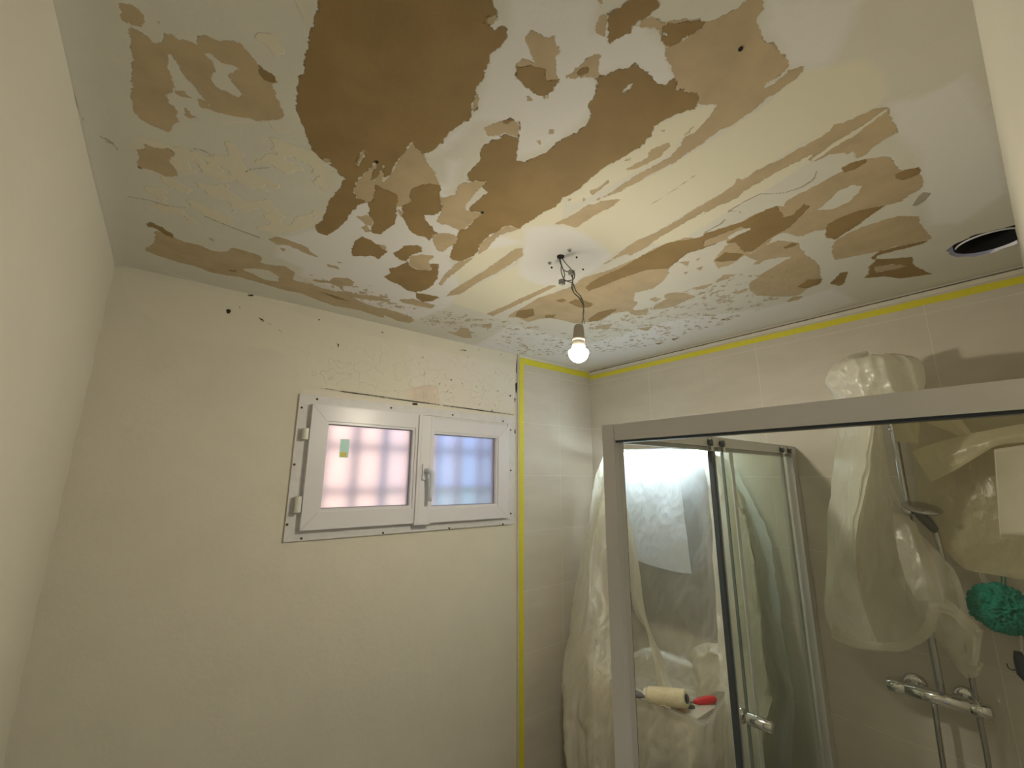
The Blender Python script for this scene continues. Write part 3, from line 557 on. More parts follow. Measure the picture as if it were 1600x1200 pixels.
bm = B(.905, .982, Y0-.046, Y0-.030, 1.535, 2.033); mul = obj('mullion_cover', bm, M_pvc, win, bevel=.004, kind='structure')
bm = B(.918, .940, Y0-.0475, Y0-.043, 1.54, 2.03); box(bm, .968, .974, Y0-.0475, Y0-.043, 1.54, 2.03); obj('moulding', bm, M_pvc, mul, bevel=.0015, kind='structure')
# joints in the corners of the sashes
bm = bmesh.new()
for (xa, za, xb, zb) in ((.436, 2.035, .492, 1.973), (.436, 1.545, .492, 1.609), (1.445, 2.020, 1.380, 1.963), (1.445, 1.542, 1.380, 1.600)):
    tube(bm, [(xa, Y0-.0338, za), (xb, Y0-.0338, zb)], .0007, 5)
obj('mitre_joint', bm, mat('mitre_line', (.45, .43, .42), .8), win, kind='structure')
# handle
hd = obj('handle_plate', B(.928, .956, Y0-.058, Y0-.046, 1.735, 1.805), M_pvc, win, bevel=.005, kind='structure')
bm = tube(bmesh.new(), spline([(.943, Y0-.055, 1.775), (.945, Y0-.095, 1.775), (.953, Y0-.100, 1.760), (.957, Y0-.092, 1.70), (.956, Y0-.085, 1.640)], 14), [.010, .010, .011, .0115, .0115, .0112, .011, .0105, .0102, .0100, .0098, .0095, .009, .008], 14)
obj('lever', bm, mat('pale_lever', (.62, .67, .74), .25), hd, True, kind='structure')
# hinges
for z0, z1 in ((1.892, 1.936), (1.612, 1.672)):
    h_ = obj('hinge', tube(bmesh.new(), [(.418, Y0-.030, z0), (.418, Y0-.030, z1)], .0125, 18), M_cream, win, bevel=.002, kind='structure')
for z0, z1 in ((1.90, 1.99), (1.56, 1.65)):
    obj('hinge_stain', B(1.449, 1.453, Y0-.012, Y0-.0095, z0, z1), mat('rust_stain', (.62, .50, .25), .8), win, kind='structure')
for x, z in ((.453, 2.061), (.398, 2.02), (.776, 2.058), (1.103, 2.055), (1.424, 2.05), (.394, 1.793), (.392, 1.567), (.448, 1.512), (.776, 1.509), (1.105, 1.507), (1.43, 1.506), (1.48, 1.784), (1.482, 1.557), (1.478, 2.005)):
    bm = tube(bmesh.new(), [(x, Y0-.0115, z), (x, Y0-.009, z)], .0048, 12); obj('screw', bm, M_screw, win, kind='structure')
# sticker on the left pane
st = obj('sticker', B(.563, .600, Y0-.0095, Y0-.0082, 1.826, 1.903), mat('sticker_teal_backlit', (.55, .86, .80), .5), label='small teal sticker, lightened as if backlit, with a yellow corner on the left frosted pane', cat='sticker')  # daylight coming through the sticker is put into its lighter colour
obj('yellow_spot', B(.567, .592, Y0-.0102, Y0-.0095, 1.828, 1.848), mat('sticker_yellow', (.75, .68, .15), .5), st)
# outside: grille, neighbour's wall, hedge
bm = bmesh.new(); yb = YB+.18
for x in np.arange(.40, 1.62, .142): box(bm, x, x+.026, yb, yb+.026, WZ0, WZ1)
obj('window_grille', bm, M_bars, label='blue iron grille bars outside behind the frosted window', cat='grille')
bpy.data.objects['window_grille'].data  # one welded grille
bm = bmesh.new()
for z in (1.665, 1.875): box(bm, WX0-.01, WX1+.01, yb+.026, yb+.046, z, z+.026)
obj('crossbar', bm, M_bars, bpy.data.objects['window_grille'])
obj('neighbour_wall', B(-2, 2.45, 5, 5.3, 0, 4.6), M_peach, label='sunlit peach rendered wall outside, seen blurred through the left pane', cat='wall')
obj('hedge_mass', B(2.6, 7, 5.5, 6.2, 0, 1.15), M_leaf, bevel=.1, label='green hedge outside, seen blurred low through the right pane', cat='hedge')
obj('ground', B(-6, 9, YB+.25, 9, -.1, 0), mat('ground', (.4, .38, .34), .9), kind='structure')

# ---------------------------------------------------------------- pendant bulb
mount = on_z(877, 402, H)
bulb_c = CAM + ray(904, 551).normalized()*0 + ray(904, 551)*(.955/ray(904, 551).x)
bc = Vector((bulb_c.x, bulb_c.y, bulb_c.z))
lamp = thing('pendant_bulb', 'lit bare white bulb hanging on thin twisted wires from the ceiling', 'light bulb', mount)
top = bc+Vector((-.002, .004, .072))
def lathe(bm, prof, c, axis=Vector((0, 0, 1)), n=32):
    axis = axis.normalized(); s = axis.orthogonal().normalized(); t_ = axis.cross(s); R_ = []
    for r, h_ in prof:
        R_.append([bm.verts.new(c+axis*h_+(s*math.cos(2*math.pi*k/n)+t_*math.sin(2*math.pi*k/n))*max(r, 1e-4)) for k in range(n)])
    for i in range(len(R_)-1):
        for k in range(n): bm.faces.new((R_[i][k], R_[i][(k+1) % n], R_[i+1][(k+1) % n], R_[i+1][k]))
    return bm
axb = Vector((.05, .0, 1))
dome = [(.0304*math.sin(a), -.0304*math.cos(a)*1.02) for a in np.linspace(0, math.pi/2+.10, 14)]
obj('glowing_dome', lathe(bmesh.new(), dome, bc, axb), mat('lit_dome', (1, 1, 1), .5, emit=(1.0, .91, .72), estr=BULB), lamp, True)
obj('dome_shoulder', lathe(bmesh.new(), [(.0302, .0032), (.0296, .0060), (.0224, .0078)], bc, axb), mat('dim_dome', (1, 1, 1), .5, emit=(1.0, .91, .72), estr=BULB*.16), lamp, True)
obj('bulb_body', lathe(bmesh.new(), [(.0224, .0075), (.0222, .014), (.0205, .026), (.0175, .04), (.0165, .043), (0, .0435)], bc, axb), mat('bulb_body_white', (.75, .70, .62), .4), lamp, True)
obj('socket', lathe(bmesh.new(), [(0, .038), (.0195, .038), (.0195, .046), (.0185, .048), (.0165, .075), (.0145, .088), (.010, .092), (0, .092)], bc, axb), mat('socket_grey', (.42, .39, .34), .45), lamp, True)
tops = bc+axb.normalized()*.091
def wire(pxs, r=.0016):
    pts = []
    for u, v, t_ in pxs:   # t: blend between the ceiling point and the socket
        X = mount.x+(tops.x-mount.x)*t_; pts.append(on_x(u, v, X))
    obj('wire', tube(bmesh.new(), spline(pts, 40), r, 8), M_wire, lamp, True)
wire([(874, 403, .02), (876, 412, .1), (881, 422, .2), (888, 425, .27), (892, 429, .3), (895, 437, .35), (893, 448, .45), (897, 458, .55), (905, 466, .63), (911, 478, .75), (912, 490, .85), (909, 506, 1)])
wire([(878, 402, .02), (882, 409, .1), (890, 418, .2), (896, 425, .27), (898, 431, .3), (895, 437, .35), (884, 439, .40), (880, 439, .42)])
wire([(875, 404, .02), (877, 413, .1), (881, 424, .2), (882, 432, .28), (879, 438, .36)])
wire([(877, 414, .1), (877, 424, .2), (880, 434, .3), (885, 439, .42), (895, 443, .46), (900, 455, .52), (908, 464, .63), (912, 478, .75), (911, 490, .85), (913, 506, 1)])
wire([(895, 430, .3), (895, 445, .42), (896, 456, .53), (903, 463, .6), (910, 470, .7), (912, 482, .8)])
for (u, v, t_, s_) in ((893, 426, .28, 1), (878, 441, .38, 1)):
    X = mount.x+(tops.x-mount.x)*t_; p = on_x(u, v, X)
    bm = B(p.x-.009, p.x+.009, p.y-.006, p.y+.006, p.z-.008, p.z+.008)
    obj('connector_block', bm, mat('clear_connector', (.42, .42, .40), .3, trans=.3), lamp, bevel=.002)
# cable hole and anchor holes
for (u, v, r, nm, lb) in ((876, 401, .012, 'cable_hole', 'black cable hole in the white filler patch above the bulb wires'),):
    p = on_z(u, v, H); obj(nm, tube(bmesh.new(), [(p.x, p.y, H+.02), (p.x, p.y, H-.0022)], r, 18), M_dark, label=lb, cat='hole')
aset = [(890, 391, .007), (901, 402, .003), (859, 411, .0065), (862, 418, .003), (911, 421, .0028)]
lbs = ['round screw anchor just behind the cable hole, away from the corner', 'tiny dark screw hole right of the cable hole', 'round screw anchor left of the cable hole', 'tiny dark screw hole below the left anchor', 'tiny dark screw hole right of the bulb wires']
for (u, v, r), lb in zip(aset, lbs):
    p = on_z(u, v, H); a_ = obj('screw_anchor' if r > .005 else 'screw_hole', tube(bmesh.new(), [(p.x, p.y, H+.02), (p.x, p.y, H-.0024)], r, 14), mat('anchor_grey', (.45, .44, .42), .6) if r > .005 else M_dark, label=lb, cat='hole')
    if r > .005: obj('bore', tube(bmesh.new(), [(p.x, p.y, H+.01), (p.x, p.y, H-.003)], r*.5, 12), M_dark, a_)
for (u, v, lb) in ((589, 252, 'dark nail hole at the lower end of the big brown patch'), (1157, 75, 'dark nail hole in the tan area at the top right of the ceiling'), (754, 331, 'dark nail hole in the brown area left of the bulb')):
    p = on_z(u, v, H); obj('nail_hole', tube(bmesh.new(), [(p.x, p.y, H+.01), (p.x, p.y, H-.003)], .0038, 12), M_dark, label=lb, cat='hole')

# ---------------------------------------------------------------- shower enclosure
SX, SY, SZT = .90, .745, 1.885
enc = thing('shower_enclosure', 'corner shower enclosure with grey aluminium frame and open sliding glass door', 'shower enclosure', (SX, SY, 0))
rail = obj('front_rail', B(SX, SX+.045, YF+.003, SY-.038, SZT-.042, SZT), M_alu, enc, bevel=.003)
obj('rail_lip', B(SX+.004, SX+.03, YF+.003, SY-.038, SZT-.047, SZT-.0425), M_seal, enc)
post = obj('corner_post', B(SX-.001, SX+.036, SY-.037, SY+.001, .10, SZT+.001), M_alu, enc, bevel=.003)
obj('magnetic_seal', B(SX+.037, SX+.047, SY-.030, SY-.018, .12, SZT-.046), M_seal, post)
obj('magnetic_seal', B(SX+.048, SX+.055, SY-.022, SY-.008, .12, SZT-.046), M_seal, post)
sr = obj('side_rail', B(SX+.037, 2.145, SY-.036, SY-.002, SZT-.034, SZT), M_alu, enc, bevel=.002)
obj('lower_track', B(SX+.037, 2.10, SY-.030, SY-.008, SZT-.046, SZT-.035), mat('track_grey', (.35, .35, .33), .3, metal=.8), sr)
obj('wall_profile', B(2.106, XR-.001, SY-.034, SY, .10, SZT-.034), M_alu, enc, bevel=.002)
obj('fixed_frame', B(2.035, 2.060, SY-.016, SY-.004, .10, SZT-.047), mat('pale_profile', (.62, .64, .68), .3), enc, bevel=.002)
obj('bottom_rail', B(SX+.037, 2.10, SY-.034, SY-.002, .10, .135), M_alu, enc, bevel=.002)
obj('front_bottom_rail', B(SX, SX+.034, YF+.003, SY-.038, .10, .135), M_alu, enc, bevel=.002)
obj('fixed_glass', B(1.535, 2.105, SY-.012, SY-.006, .136, SZT-.047), M_glass, enc)
obj('fixed_glass_edge', B(1.529, 1.5345, SY-.013, SY-.005, .136, SZT-.047), mat('glass_edge', (.10, .14, .16), .2), enc)
obj('front_glass', B(SX+.012, SX+.018, YF+.004, SY-.04, .136, SZT-.048), M_clear, enc)
door = obj('sliding_glass', B(1.424, 2.02, SY-.030, SY-.024, .14, SZT-.047), M_glass, enc)
obj('door_edge_seal', B(1.410, 1.4235, SY-.034, SY-.020, .14, SZT-.047), M_seal, door)
obj('door_edge_profile', B(1.4245, 1.430, SY-.036, SY-.031, .14, SZT-.047), mat('bluish_edge', (.32, .38, .48), .3), door)
obj('white_strip', B(1.536, 1.556, SY-.035, SY-.031, .14, SZT-.047), mat('milky_strip', (.62, .66, .66), .3), door)
for x in (1.39, 1.47, 1.98, 2.06):
    rl = obj('roller', tube(bmesh.new(), [(x, SY-.048, SZT-.022), (x, SY-.037, SZT-.022)], .011, 20), M_seal, enc, True)
    obj('roller_bracket', B(x-.004, x+.012, SY-.046, SY-.0375, SZT-.050, SZT-.008), M_dchrome, rl, bevel=.001)
hp = Vector((1.478, SY-.030, 1.75-.708))
hn = obj('door_handle', tube(bmesh.new(), [hp+Vector((0, -.075, 0)), hp+Vector((0, -.07, 0)), hp+Vector((0, -.008, 0)), hp+Vector((0, -.001, 0))], [.014, .0165, .0165, .014], 28), M_chrome, enc, True)
obj('handle_disc', tube(bmesh.new(), [hp+Vector((0, .006, 0)), hp+Vector((0, .020, 0))], .020, 28), M_chrome, hn, True)
bm = B(SX-.02, XR-.001, YF+.002, SY+.02, 0, .098); obj('shower_tray', bm, M_ceram, bevel=.01, label='white shower tray on the floor inside the glass enclosure', cat='shower tray')

# ---------------------------------------------------------------- draped plastic
def mixlin(P, n, w):
    S_ = spline(P, n); out = []
    for i in range(n):
        t = i/(n-1)*(len(P)-1); k = min(int(t), len(P)-2); out.append(S_[i].lerp(P[k].lerp(P[k+1], t-k), w))
    return out
def drape(name, cols, nu, nv, M, parent=None, amp=.006, seed=0, label=None, cat=None, sharp=1.6, lock=0):
    cs = [spline([on_z(u, v, 1.75+x[1]) if isinstance(x, tuple) else on_x(u, v, x) for (u, v, x) in c], nv) for c in cols]
    G = [mixlin([cs[k][j] for k in range(len(cs))], nu, .65) for j in range(nv)]
    G = np.array([[tuple(p) for p in r] for r in G])
    # normals
    du = np.gradient(G, axis=1); dv = np.gradient(G, axis=0); nn = np.cross(du, dv); nn /= np.linalg.norm(nn, axis=2)[:, :, None]+1e-9
    bm = bmesh.new(); V = []
    for j in range(nv):
        row = []
        for i in range(nu):
            p = Vector(G[j, i]); u = i/nu*len(cols)
            a = noise.noise(Vector((u*sharp+seed, j/nv*1.4, seed*3.1)))*1.3
            r_ = 1-abs(noise.noise(Vector((p.x*9+seed, p.y*9, p.z*4))))*2.4
            q_ = 1-abs(noise.noise(Vector((p.x*22+seed, p.y*22+p.z*12, p.z*8-p.y*6))))*2.4
            env = min(1, j/nv*6+.15)
            vo = noise.voronoi(Vector((p.x*7+seed, p.y*7+noise.noise(p*5), p.z*4)))[0][0]
            d = (a*.8 + r_*1.1 + q_*.55 + (vo-.4)*2.5)*amp*env
            row.append(bm.verts.new(p+Vector(nn[j, i])*d))
        V.append(row)
    for j in range(nv-1):
        for i in range(nu-1): bm.faces.new((V[j][i], V[j][i+1], V[j+1][i+1], V[j+1][i]))
    return obj(name, bm, M, parent, True, label=label, cat=cat)
def floorcols(cols, z=.02):
    out = []
    for c in cols: out.append(c)
    return out
Q = lambda z: ('z', z)
L0 = [(950,712,2.13),(940,760,2.13),(928,830,2.13),(918,900,2.13),(908,980,2.12),(900,1040,2.11),(897,1110,2.10),(898,1200,2.08),(900,1330,2.06)]
L1 = [(943,708,2.03),(926,762,2.0),(915,820,1.96),(904,885,1.92),(889,980,1.82),(878,1030,1.75),(876,1110,1.66),(884,1200,1.60),(895,1330,1.58)]
L1b = [(947,706,2.0),(938,770,1.96),(930,820,1.91),(922,880,1.85),(915,960,1.76),(902,1020,1.73),(900,1090,1.64),(905,1200,1.62),(915,1330,1.60)]
L2 = [(950,705,2.0),(948,770,1.99),(944,820,1.96),(940,880,1.90),(938,960,1.80),(926,1020,1.68),(926,1070,1.62),(928,1200,1.56),(938,1330,1.55)]
L3 = [(960,703,2.0),(966,770,1.98),(968,820,1.95),(970,880,1.92),(966,960,1.86),(955,1035,1.74),(952,1062,1.63),(955,1200,1.60),(960,1330,1.58)]
K0 = [(960,703,2.0),(966,770,1.98),(970,820,1.98),(974,880,1.99),(978,960,2.0),(985,1030,1.99),(982,1060,Q(-.86)),(984,1084,1.62)]
M0 = [(975,702,2.0),(979,770,2.02),(984,820,2.04),(990,880,2.05),(998,950,2.05),(1008,1020,2.03),(1010,1065,Q(-.88)),(1013,1097,1.615)]
M1 = [(1000,702,2.0),(1005,770,2.03),(1012,840,2.05),(1020,900,2.05),(1030,960,2.05),(1042,1020,2.03),(1045,1075,Q(-.895)),(1045,1109,1.615)]
M2 = [(1045,700,2.0),(1050,770,2.05),(1055,830,2.06),(1060,890,2.06),(1065,950,2.05),(1072,1020,2.04),(1078,1085,Q(-.90)),(1072,1119,1.62)]
R0 = [(1078,704,2.0),(1085,770,2.05),(1090,830,2.06),(1094,890,2.05),(1098,950,2.05),(1098,1020,2.03),(1103,1090,Q(-.90)),(1100,1130,1.635)]
R1 = [(1095,706,2.0),(1106,770,2.02),(1114,830,2.01),(1118,890,2.0),(1122,950,2.0),(1124,1020,1.99),(1132,1070,Q(-.86)),(1132,1098,1.72)]
R1f = [(1095,706,2.0),(1106,770,2.02),(1113,830,1.97),(1116,890,1.93),(1120,950,1.90),(1124,1020,1.84),(1132,1075,1.80),(1132,1130,1.72),(1128,1330,1.66)]
R2 = [(1112,711,2.0),(1130,770,2.03),(1143,830,2.02),(1152,890,2.0),(1160,950,1.96),(1166,1020,1.92),(1172,1080,1.88),(1168,1150,1.80),(1168,1330,1.76)]
R2b = [(1122,713,1.98),(1150,770,1.96),(1168,830,1.93),(1178,890,1.89),(1185,950,1.85),(1192,1020,1.80),(1200,1080,1.77),(1190,1150,1.72),(1190,1330,1.70)]
R3 = [(1132,716,2.0),(1166,770,2.03),(1190,830,2.02),(1204,890,2.0),(1210,950,1.99),(1216,1020,1.96),(1228,1080,1.92),(1216,1150,1.88),(1218,1330,1.84)]
R4 = [(1140,722,2.10),(1172,770,2.10),(1197,830,2.09),(1212,890,2.08),(1222,950,2.07),(1232,1020,2.06),(1242,1080,2.05),(1246,1150,2.04),(1245,1330,2.02)]
sheet = thing('dust_sheet', 'translucent cream plastic sheet draped from the mirror light down over the washbasin', 'plastic sheet', (1.9, 1.3, 0))
drape('left_fall', [L0, L1, L1b, L2, L3], 100, 200, M_film, sheet, .008, 1)
drape('thin_front', [K0, M0, M1, M2, R0, R1], 90, 200, M_filmthin, sheet, .0045, 4)
drape('right_fall', [R1f, R2, R2b, R3, R4], 100, 200, M_filmlit, sheet, .009, 7)
# apron hanging from the front edge of the basin
A = []
for (u0, v0, x0), (u1, x1) in zip([(952,1062,1.63),(984,1084,1.62),(1013,1097,1.615),(1045,1109,1.615),(1072,1119,1.62),(1100,1130,1.635),(1118,1112,1.67),(1134,1096,1.72)],
                                  [(940,1.57),(985,1.60),(1012,1.55),(1048,1.59),(1076,1.55),(1104,1.60),(1122,1.63),(1140,1.68)]):
    A.append([(u0,v0,x0)]+[(u0+(u1-u0)*t, v0+(1330-v0)*t, x0+(x1-x0)*min(1, t*2.2)) for t in (.08,.2,.4,.7,1)])
drape('apron', A, 110, 120, M_filmapron, sheet, .006, 12)
drape('diagonal_fold', [[(962,740,1.97),(980,873,1.98),(989,950,1.99),(1010,991,1.98),(1028,1073,1.80),(1030,1100,1.62)], [(965,740,1.95),(986,860,1.95),(997,950,1.96),(1022,1005,1.95),(1038,1073,1.78),(1038,1102,1.61)],
    [(969,740,1.97),(996,869,1.97),(1009,960,1.98),(1038,1035,1.98),(1050,1073,1.82),(1048,1106,1.62)]], 24, 120, M_film, sheet, .003, 14)
drape('crumpled_lump', [[(1072,1030,1.99),(1076,1036,1.96),(1079,1060,1.93),(1084,1090,1.88)], [(1083,1012,1.98),(1088,1024,1.91),(1089,1050,1.88),(1092,1088,1.84)], [(1104,1003,1.97),(1108,1016,1.87),(1110,1040,1.88),(1112,1080,1.84)], [(1134,1006,1.97),(1136,1024,1.90),(1136,1050,1.88),(1134,1080,1.83)]], 40, 50, M_film, sheet, .010, 17)
# doubled-over flap hanging in front of the mirror
def dcols(xs, ztop, zbots, x):
    out = []
    for y, zb in zip(xs, zbots):
        out.append([(None, y, ztop+(zb-ztop)*k/5, x+.012*math.sin(y*37)*k/5) for k in range(6)])
    return out
def drape3(name, cols, nu, nv, M, parent, amp, seed, **kw):
    cs = [spline([Vector(p) for p in c], nv) for c in cols]
    G = np.array([[tuple(p) for p in spline([cs[k][j] for k in range(len(cs))], nu)] for j in range(nv)])
    du = np.gradient(G, axis=1); dv = np.gradient(G, axis=0); nn = np.cross(du, dv); nn /= np.linalg.norm(nn, axis=2)[:, :, None]+1e-9
    bm = bmesh.new(); V = []
    for j in range(nv):
        row = []
        for i in range(nu):
            p = Vector(G[j, i]); r_ = 1-abs(noise.noise(Vector((p.x*9+seed, p.y*9, p.z*5))))*2.4; q_ = 1-abs(noise.noise(Vector((p.x*26+seed, p.y*26+p.z*9, p.z*18))))*2.4
            row.append(bm.verts.new(p+Vector(nn[j, i])*(r_*.6+q_*.3)*amp))
        V.append(row)
    for j in range(nv-1):
        for i in range(nu-1): bm.faces.new((V[j][i], V[j][i+1], V[j+1][i+1], V[j+1][i]))
    return obj(name, bm, M, parent, True, **kw)
fc = []
for y, zb in ((1.56, -.42), (1.50, -.43), (1.42, -.445), (1.34, -.45), (1.26, -.455), (1.18, -.45)):
    fc.append([(1.984+.010*k+.006*math.sin(y*40)*k/5, y, 1.75+.125+(zb-.125)*k/5) for k in range(6)])
drape3('folded_flap', fc, 70, 90, M_filmfold, sheet, .006, 11)
# crumpled bulge of film over the tap
tp = on_x(1100, 1040, 1.93)

# mirror, light, washbasin
mir = thing('wall_mirror', 'rectangular mirror behind the draped plastic sheet above the washbasin', 'mirror', (XR, 1.36, 1.2))
obj('mirror_board', B(2.120, XR-.001, 1.06, 1.66, 1.02, 1.86), M_cab, mir, bevel=.002)
obj('mirror_glass', B(2.114, 2.1195, 1.062, 1.658, 1.022, 1.858), mat('mirror_glass', (.42, .43, .45), .08, metal=1), mir)
ml = thing('mirror_light', 'bright white strip light glowing through plastic above the mirror', 'lamp', (2.1, 1.36, 1.89))
obj('housing', B(2.045, XR-.001, 1.09, 1.63, 1.888, 1.906), M_chrome, ml, bevel=.002)
obj('led_bar', B(2.042, 2.085, 1.095, 1.625, 1.872, 1.8875), mat('led_white', (1, 1, 1), .5, emit=(.74, .89, 1.0), estr=LED), ml, bevel=.003)
bz = 1.75-.87
bas = thing('washbasin', 'white washbasin mostly hidden under the draped plastic sheet', 'washbasin', (1.9, 1.3, bz))
bm = bmesh.new(); nx_, ny_ = 32, 40; Vt = []
X0, X1, Yy0, Yy1 = 1.665, XR-.002, .985, 1.50
for i in range(nx_+1):
    r_ = []
    for j in range(ny_+1):
        a, c = i/nx_, j/ny_; x = X0+(X1-X0)*a; y = Yy0+(Yy1-Yy0)*c
        e = ((a-.42)/.36)**4+((c-.5)/.42)**4; z = bz-.13*max(0, 1-e)**.5 if e < 1 else bz
        r_.append(bm.verts.new((x, y, z)))
    Vt.append(r_)
for i in range(nx_):
    for j in range(ny_): bm.faces.new((Vt[i][j], Vt[i+1][j], Vt[i+1][j+1], Vt[i][j+1]))
bl = bmesh.ops.extrude_face_region(bm, geom=[f for f in bm.faces]); 
for v in [g for g in bl['geom'] if isinstance(g, bmesh.types.BMVert)]: v.co.z = bz-.15
bmesh.ops.recalc_face_normals(bm, faces=bm.faces)
obj('bowl', bm, M_ceram, bas)
tp_ = obj('tap', tube(bmesh.new(), spline([(2.07, 1.09, bz), (2.07, 1.09, bz+.09), (2.05, 1.09, bz+.12), (1.97, 1.09, bz+.11)], 16), .014, 16), M_chrome, bas, True)
obj('tap_lever', tube(bmesh.new(), [(2.07, 1.09, bz+.12), (2.07, 1.09, bz+.145), (2.02, 1.09, bz+.15)], [.012, .010, .007], 12), M_chrome, tp_, True)
van = thing('vanity_cabinet', 'grey vanity cabinet under the washbasin, hidden by the plastic sheet', 'cabinet', (1.9, 1.3, 0))
obj('body', B(1.70, XR-.002, .995, 1.49, .12, bz-.151), M_cab, van, bevel=.003)
for y0, y1 in ((.997, 1.24), (1.245, 1.488)):
    d = obj('door', B(1.682, 1.699, y0, y1, .125, bz-.155), M_cab, van, bevel=.003)
    obj('knob', tube(bmesh.new(), [(1.668, (y0+y1)/2, .6), (1.681, (y0+y1)/2, .6)], .012, 14), M_chrome, d, True)
for x in (1.72, 2.1):
    for y in (1.02, 1.46): obj('foot', tube(bmesh.new(), [(x, y, .0), (x, y, .119)], .018, 14), M_chrome, van, True)

# tools lying on the film
def P3(u, v, z): return on_z(u, v, 1.75+z)
rol = thing('paint_roller', 'used cream fleece paint roller with dark grey handle, resting on the sheet at the basin', 'paint roller', P3(1045, 1088, -.83))
a = P3(1013, 1086, -.852); b_ = P3(1073, 1092, -.818); ax_ = (b_-a).normalized()
bm = bmesh.new(); n_ = 40; L_ = (b_-a).length; rings = []
prof = [(.006, .0), (.022, .0), (.028, .004)] + [(.031, .01+(L_-.02)*k/24) for k in range(25)] + [(.029, L_-.003), (.024, L_), (.015, L_-.001)]
lathe(bm, prof, a, ax_, 48)
for v in bm.verts:
    d_ = v.co-(a+ax_*(v.co-a).dot(ax_)); 
    if d_.length > .015: v.co += d_.normalized()*.0022*noise.noise(v.co*170)
obj('fleece', bm, M_fleece, rol, True)
obj('core', lathe(bmesh.new(), [(.0, .0), (.0152, .0), (.0152, .006), (0, .0065)], b_-ax_*.004, ax_, 24), M_seal, rol, True)
obj('end_fringe', lathe(bmesh.new(), [(.014, .0), (.024, -.004), (.026, -.010), (.014, -.014), (.004, -.012)], a, ax_, 24), mat('dried_paint', (.75, .70, .60), .9, bump=1, bscale=200), rol, True)
h0 = P3(1008, 1088, -.852); h1 = P3(984, 1082, -.850); h2 = P3(962, 1079, -.848)
obj('handle', tube(bmesh.new(), spline([h0, h1, h2], 12), [.006, .009, .0125, .013, .0135, .0135, .0135, .0135, .0135, .013, .012, .008], 18), M_grey, rol, True)
scr = thing('scraper', 'scraper with shiny red handle lying right of the paint roller', 'scraper', P3(1105, 1095, -.85))
s0 = P3(1084, 1097, -.862); s1 = P3(1119, 1092, -.855)
obj('handle', tube(bmesh.new(), spline([s0, s0.lerp(s1, .3), s0.lerp(s1, .7), s1], 12), [.006, .0085, .011, .0125, .0135, .0142, .0145, .0145, .014, .0135, .012, .007], 20), M_red, scr, True)
t0 = P3(1045, 1100, -.862)
d_ = (t0-s0); sd = d_.cross(Vector((0, 0, 1))).normalized()
bm = bmesh.new(); vs = [s0+sd*.005, s0-sd*.005, t0-sd*.022, t0+sd*.022]
vv = [bm.verts.new(p+Vector((0, 0, h_))) for h_ in (-.001, .001) for p in vs]
for f in ((0, 1, 2, 3), (7, 6, 5, 4), (0, 4, 5, 1), (1, 5, 6, 2), (2, 6, 7, 3), (3, 7, 4, 0)): bm.faces.new([vv[i] for i in f])
obj('blade', bm, M_steel, scr)
kn = thing('putty_knife', 'dark steel putty knife under the red-handled scraper', 'putty knife', P3(1065, 1103, -.862))
k0 = P3(1056, 1101, -.868); k1 = P3(1086, 1106, -.868)
obj('grip', tube(bmesh.new(), spline([k0, k0.lerp(k1, .5), k1], 10), [.004, .006, .008, .009, .0095, .010, .0105, .0105, .0095, .006], 16), mat('dark_grip', (.10, .10, .09), .35), kn, True)
d_ = (k0-k1).normalized(); sd = d_.cross(Vector((0, 0, 1))).normalized(); t1 = k0+d_*.06
bm = bmesh.new(); vv = [bm.verts.new(p+Vector((0, 0, h_))) for h_ in (-.001, .001) for p in (k0+sd*.005, k0-sd*.005, t1-sd*.015, t1+sd*.015)]
for f in ((0, 1, 2, 3), (7, 6, 5, 4), (0, 4, 5, 1), (1, 5, 6, 2), (2, 6, 7, 3), (3, 7, 4, 0)): bm.faces.new([vv[i] for i in f])
obj('blade', bm, M_steel, kn)
p0 = P3(1066, 1111, -.874)
bm = bmesh.new(); bmesh.ops.create_icosphere(bm, subdivisions=3, radius=.02, matrix=Matrix.Translation(p0))
for v in bm.verts:
    d_ = v.co-p0; v.co = p0+Vector((d_.x*1.0, d_.y*1.3, d_.z*.5))*(1+.5*noise.noise(v.co*90))
obj('plaster_crumb', bm, mat('pinkish_crumb', (.55, .38, .26), .9, mottle=.3, mscale=80), label='brown crumbly lump of dried filler below the putty knife', cat='debris')
tq = P3(985, 1073, -.80)
tr_ = obj('tape_roll', lathe(bmesh.new(), [(.026, 0), (.033, 0), (.034, .001), (.034, .018), (.033, .019), (.026, .019), (.026, 0)], P3(974, 1072, -.80), Vector((.5, .3, .75)), 36), M_tape, label='yellow masking tape roll half hidden behind the shower corner post', cat='tape')

# ---------------------------------------------------------------- shower column under plastic bags
colm = thing('shower_column', 'chrome shower column with riser rail and hand shower, partly wrapped in plastic', 'shower column', (2.08, .36, .75))
obj('riser_pipe', tube(bmesh.new(), spline([(2.085, .362, 1.06), (2.085, .362, 1.6), (2.085, .36, 2.05), (2.075, .36, 2.10), (2.03, .36, 2.125), (1.85, .37, 2.13)], 60), .011, 18), M_dchrome, colm, True)
hdv = obj('overhead_rose', lathe(bmesh.new(), [(0, .02), (.02, .018), (.09, .006), (.095, 0), (.09, -.006), (0, -.006)], Vector((1.83, .37, 2.11)), Vector((0, 0, 1)), 40), M_chrome, colm, True)
obj('wall_bracket', tube(bmesh.new(), [(XR-.001, .362, 1.93), (2.075, .362, 1.93)], .012, 16), M_dchrome, colm, True)
hc = Vector((2.05, .355, 1.635))
obj('slider', tube(bmesh.new(), [on_x(1404, 799, 2.07), on_x(1416, 797, 2.05), on_x(1428, 795, 2.05)], [.015, .020, .018], 20), M_chrome, colm, True)
fc_ = on_x(1440, 794, 2.0)
